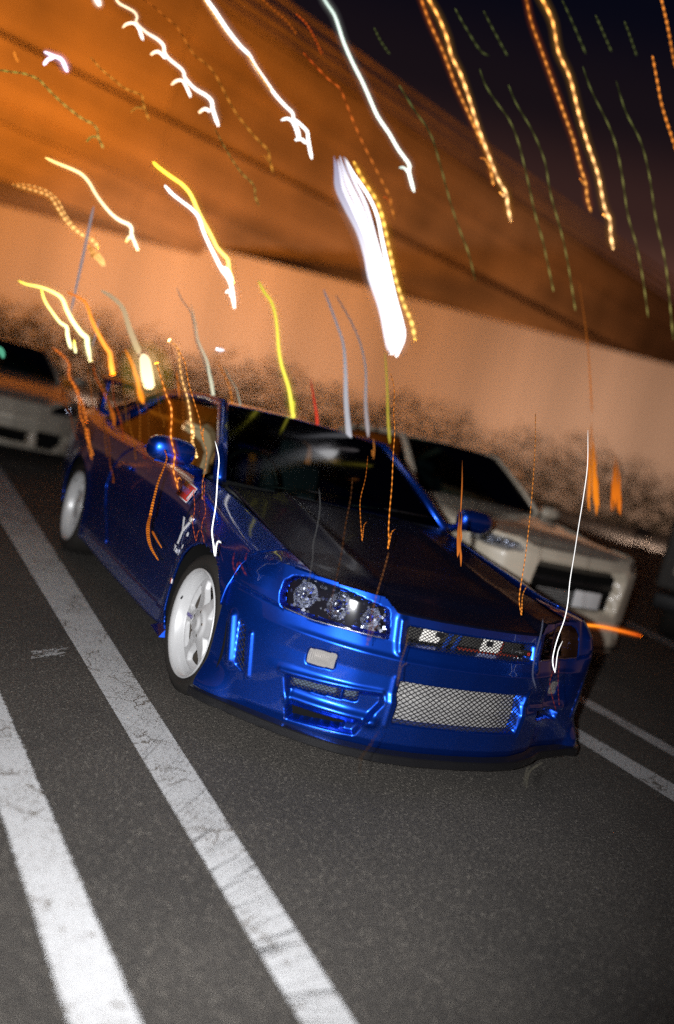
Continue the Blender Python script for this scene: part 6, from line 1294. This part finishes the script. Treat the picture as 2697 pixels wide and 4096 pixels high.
('fine grey curl of light below the right front corner', (0.12, 0.11, 0.08), (0.12, 0.11, 0.08), 0, (1, 1), [([(-0.031, -0.589, 0.381), (-0.081, -0.6, 0.364), (-0.111, -0.614, 0.345), (-0.139, -0.651, 0.311)], [0.0012, 0.0012, 0.0012, 0.0012]), ([(-0.071, -0.568, 0.357), (-0.11, -0.601, 0.339), (-0.148, -0.644, 0.319)], [0.001, 0.001, 0.001])]),
('faint red squiggle of light at the right front wheel', (0.22, 0.03, 0.015), (0.22, 0.03, 0.015), 0.02, (1, 1), [([(0.239, -0.252, 0.622), (0.213, -0.281, 0.576), (0.205, -0.333, 0.524), (0.203, -0.361, 0.499)], [0.0014, 0.0014, 0.0014, 0.0014]), ([(0.256, -0.256, 0.663), (0.229, -0.308, 0.588), (0.21, -0.363, 0.519)], [0.0012, 0.0011, 0.0011])]),
('fine blue grey light trail by the right side of the grille', (0.16, 0.17, 0.24), (0.16, 0.17, 0.24), 0, (1, 1), [([(0.027, -0.335, 0.848), (0.016, -0.356, 0.801), (-0.016, -0.392, 0.708), (-0.029, -0.42, 0.649), (-0.024, -0.45, 0.61)], [0.0012, 0.0012, 0.0012, 0.0012, 0.0012])]),
('thin brown light trail curling at the grille pillar', (0.26, 0.15, 0.09), (0.26, 0.15, 0.09), 0.015, (1, 1), [([(-0.467, -0.184, 0.693), (-0.492, -0.229, 0.656), (-0.537, -0.284, 0.606), (-0.564, -0.328, 0.571), (-0.584, -0.367, 0.543)], [0.0014, 0.0014, 0.0013, 0.0013, 0.0013]), ([(-0.451, -0.207, 0.581), (-0.502, -0.251, 0.579), (-0.585, -0.363, 0.567)], [0.0013, 0.0012, 0.0012])]),
('brick red thin strand of light over the rear window of the coupe', (0.38, 0.097, 0.01), (0.38, 0.097, 0.01), 0.025, (1, 1), [([(-1.21, 2.521, 1.313), (-1.196, 2.543, 1.269), (-1.161, 2.564, 1.214), (-1.144, 2.588, 1.161), (-1.122, 2.603, 1.121), (-1.094, 2.616, 1.084), (-1.073, 2.64, 1.026)], [0.0017, 0.002, 0.0025, 0.0029, 0.0031, 0.0033, 0.0035])]),
('rust thin strand of light over the boot of the coupe', (0.2, 0.076, 0.01), (0.2, 0.076, 0.01), 0.025, (1, 1), [([(-1.156, 2.495, 1.354), (-1.124, 2.517, 1.296), (-1.108, 2.53, 1.262), (-1.073, 2.543, 1.22), (-1.044, 2.571, 1.149), (-1.015, 2.588, 1.096), (-0.997, 2.601, 1.059)], [0.0017, 0.0022, 0.0024, 0.0028, 0.0038, 0.0047, 0.0053])]),
('dull orange thin strand of light above the rear wing of the coupe', (0.41, 0.058, 0.01), (0.41, 0.058, 0.01), 0.025, (1, 1), [([(-1.079, 2.444, 1.3), (-1.058, 2.463, 1.241), (-1.034, 2.482, 1.177), (-1.006, 2.49, 1.136), (-0.97, 2.503, 1.078), (-0.935, 2.518, 1.011), (-0.911, 2.538, 0.943)], [0.0017, 0.0021, 0.0025, 0.0027, 0.0032, 0.0036, 0.0041])]),
('dark amber thin strand of light at the rear pillar of the coupe', (0.24, 0.09, 0.01), (0.24, 0.09, 0.01), 0.025, (1, 1), [([(-1.042, 2.433, 1.387), (-1.021, 2.455, 1.326), (-0.994, 2.477, 1.257), (-0.972, 2.494, 1.2), (-0.946, 2.511, 1.141), (-0.93, 2.524, 1.098), (-0.903, 2.543, 1.032)], [0.0017, 0.0021, 0.0025, 0.0028, 0.003, 0.0031, 0.0032])]),
('copper thin strand of light beside the side window of the coupe', (0.31, 0.089, 0.01), (0.31, 0.089, 0.01), 0.025, (1, 1), [([(-0.986, 2.394, 1.327), (-0.948, 2.405, 1.273), (-0.913, 2.424, 1.202), (-0.876, 2.438, 1.138), (-0.86, 2.455, 1.087), (-0.846, 2.468, 1.042), (-0.823, 2.489, 0.97)], [0.0017, 0.0021, 0.0025, 0.0031, 0.0038, 0.0044, 0.0054])]),
('faint scarlet thin strand of light over the door of the coupe', (0.21, 0.064, 0.01), (0.21, 0.064, 0.01), 0.025, (1, 1), [([(-0.9, 2.332, 1.223), (-0.872, 2.342, 1.183), (-0.841, 2.359, 1.122), (-0.821, 2.381, 1.058), (-0.795, 2.397, 0.999), (-0.761, 2.412, 0.938), (-0.737, 2.429, 0.878)], [0.0017, 0.002, 0.0024, 0.0028, 0.0032, 0.0037, 0.0042])]),
('ember red thin strand of light near the rear wheel of the coupe', (0.33, 0.094, 0.01), (0.33, 0.094, 0.01), 0.025, (1, 1), [([(-1.213, 2.502, 1.133), (-1.183, 2.516, 1.085), (-1.167, 2.54, 1.027), (-1.144, 2.565, 0.961), (-1.122, 2.582, 0.91), (-1.087, 2.594, 0.861), (-1.069, 2.612, 0.809)], [0.0017, 0.0021, 0.0024, 0.0029, 0.0034, 0.0039, 0.0043])]),
('burnt orange thin strand of light above the rear wing left of the coupe', (0.21, 0.061, 0.01), (0.21, 0.061, 0.01), 0.025, (1, 1), [([(-1.148, 2.47, 1.177), (-1.112, 2.489, 1.107), (-1.075, 2.504, 1.046), (-1.038, 2.52, 0.98), (-1.018, 2.536, 0.924), (-0.998, 2.549, 0.878), (-0.978, 2.563, 0.828)], [0.0017, 0.0022, 0.0026, 0.003, 0.0033, 0.0036, 0.0039])]),
('deep orange thin strand of light over the roof edge of the coupe', (0.32, 0.096, 0.01), (0.32, 0.096, 0.01), 0.025, (1, 1), [([(-0.867, 2.329, 1.361), (-0.839, 2.341, 1.327), (-0.817, 2.366, 1.272), (-0.787, 2.39, 1.211), (-0.766, 2.406, 1.169), (-0.73, 2.419, 1.128), (-0.711, 2.438, 1.079)], [0.0017, 0.002, 0.0024, 0.0028, 0.0029, 0.003, 0.0031])]),
('russet thin strand of light by the window pillar of the coupe', (0.2, 0.059, 0.01), (0.2, 0.059, 0.01), 0.025, (1, 1), [([(-0.819, 2.327, 1.58), (-0.791, 2.345, 1.523), (-0.747, 2.363, 1.454), (-0.727, 2.381, 1.398), (-0.696, 2.387, 1.366), (-0.67, 2.396, 1.327), (-0.638, 2.417, 1.255)], [0.0017, 0.0021, 0.0026, 0.0031, 0.0036, 0.0041, 0.0051])]),
('dim red thin strand of light over the side window of the coupe', (0.33, 0.098, 0.01), (0.33, 0.098, 0.01), 0.025, (1, 1), [([(-0.963, 2.357, 1.128), (-0.939, 2.379, 1.066), (-0.917, 2.394, 1.021), (-0.887, 2.406, 0.976), (-0.859, 2.427, 0.909), (-0.827, 2.448, 0.841), (-0.809, 2.461, 0.797)], [0.0017, 0.0021, 0.0024, 0.0028, 0.0028, 0.0028, 0.0028])]),
('terracotta thin strand of light low on the door of the coupe', (0.31, 0.032, 0.01), (0.31, 0.032, 0.01), 0.025, (1, 1), [([(-0.873, 2.29, 1.0), (-0.847, 2.308, 0.935), (-0.815, 2.319, 0.879), (-0.779, 2.334, 0.809), (-0.747, 2.344, 0.752), (-0.716, 2.357, 0.689), (-0.693, 2.374, 0.623)], [0.0017, 0.0021, 0.0024, 0.0029, 0.0033, 0.0037, 0.0042])]),
('dusky orange thin strand of light over the rear quarter of the coupe', (0.25, 0.057, 0.01), (0.25, 0.057, 0.01), 0.025, (1, 1), [([(-1.084, 2.417, 1.042), (-1.049, 2.43, 0.985), (-1.021, 2.441, 0.936), (-0.995, 2.46, 0.871), (-0.973, 2.483, 0.797), (-0.932, 2.498, 0.723), (-0.919, 2.511, 0.68)], [0.0017, 0.0021, 0.0024, 0.0028, 0.0034, 0.0042, 0.0045])]),
('smoky amber thin strand of light at the roof corner of the coupe', (0.35, 0.093, 0.01), (0.35, 0.093, 0.01), 0.025, (1, 1), [([(-0.734, 2.254, 1.374), (-0.712, 2.273, 1.321), (-0.677, 2.291, 1.26), (-0.654, 2.317, 1.191), (-0.627, 2.332, 1.14), (-0.599, 2.344, 1.095), (-0.575, 2.356, 1.051)], [0.0017, 0.0021, 0.0025, 0.0031, 0.0039, 0.0046, 0.0052])]),
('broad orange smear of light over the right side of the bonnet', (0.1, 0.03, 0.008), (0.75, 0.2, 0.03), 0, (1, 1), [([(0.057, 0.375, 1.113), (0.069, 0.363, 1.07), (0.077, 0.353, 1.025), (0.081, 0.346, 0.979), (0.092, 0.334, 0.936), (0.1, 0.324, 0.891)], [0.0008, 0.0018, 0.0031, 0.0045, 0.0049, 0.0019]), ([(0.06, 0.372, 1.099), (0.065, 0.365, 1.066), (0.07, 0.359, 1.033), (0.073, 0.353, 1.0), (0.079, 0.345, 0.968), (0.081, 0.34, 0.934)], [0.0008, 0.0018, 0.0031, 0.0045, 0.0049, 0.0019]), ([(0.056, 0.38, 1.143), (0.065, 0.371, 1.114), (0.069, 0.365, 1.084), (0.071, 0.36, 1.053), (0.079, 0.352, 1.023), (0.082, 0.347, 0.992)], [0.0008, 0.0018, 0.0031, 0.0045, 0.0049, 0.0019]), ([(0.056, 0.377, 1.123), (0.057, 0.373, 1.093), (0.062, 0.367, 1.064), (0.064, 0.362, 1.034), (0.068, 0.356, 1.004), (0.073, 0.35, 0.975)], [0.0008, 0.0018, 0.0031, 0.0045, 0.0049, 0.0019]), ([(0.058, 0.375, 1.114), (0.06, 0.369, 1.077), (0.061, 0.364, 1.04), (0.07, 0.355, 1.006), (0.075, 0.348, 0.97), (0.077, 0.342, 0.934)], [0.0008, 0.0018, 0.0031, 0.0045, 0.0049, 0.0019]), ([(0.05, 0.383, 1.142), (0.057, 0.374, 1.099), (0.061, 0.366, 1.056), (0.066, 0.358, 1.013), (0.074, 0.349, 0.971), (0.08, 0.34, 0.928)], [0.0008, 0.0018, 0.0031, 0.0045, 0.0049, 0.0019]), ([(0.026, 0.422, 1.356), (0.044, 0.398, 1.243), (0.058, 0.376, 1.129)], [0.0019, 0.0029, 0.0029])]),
('thin straight orange streak above the left orange smear', (0.22, 0.06, 0.01), (0.5, 0.13, 0.012), 0, (1, 1), [([(1.712, 1.931, 2.713), (1.757, 1.856, 2.519), (1.802, 1.773, 2.298), (1.837, 1.697, 2.076), (1.867, 1.624, 1.854)], [0.0018, 0.0027, 0.0036, 0.0042, 0.0048])])]
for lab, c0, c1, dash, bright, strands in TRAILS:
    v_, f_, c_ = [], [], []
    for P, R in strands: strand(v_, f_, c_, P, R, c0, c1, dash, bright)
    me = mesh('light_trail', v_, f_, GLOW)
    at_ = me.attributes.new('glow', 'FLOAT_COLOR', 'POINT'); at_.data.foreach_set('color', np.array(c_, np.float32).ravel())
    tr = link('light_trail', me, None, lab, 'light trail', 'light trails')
    pk = [max(a * bright[0], b * bright[1]) for a, b in zip(c0, c1)]
    if max(pk) > 1.45 and 'thin white' not in lab and 'hair' not in lab:
        P, R = max(strands, key=lambda q: len(q[0]) + 100 * max(q[1]))
        for sc_, amt in ((2.6, .10), (4.6, .035)):
            hv_, hf_, hc_ = [], [], []
            rr = max(.010, max(R))
            strand(hv_, hf_, hc_, P, [max(r_, .006) * sc_ for r_ in R], c0, c1, 0, bright, 8)
            mx_ = max(pk); tint = [max(.0, x / mx_) ** 1.5 for x in pk]
            d_ = amt / (2 * sc_ * sum(max(r_, .006) for r_ in R) / len(R))
            link('glow', mesh('glow', hv_, hf_, halo_mat([t_ * d_ for t_ in tint])), tr)
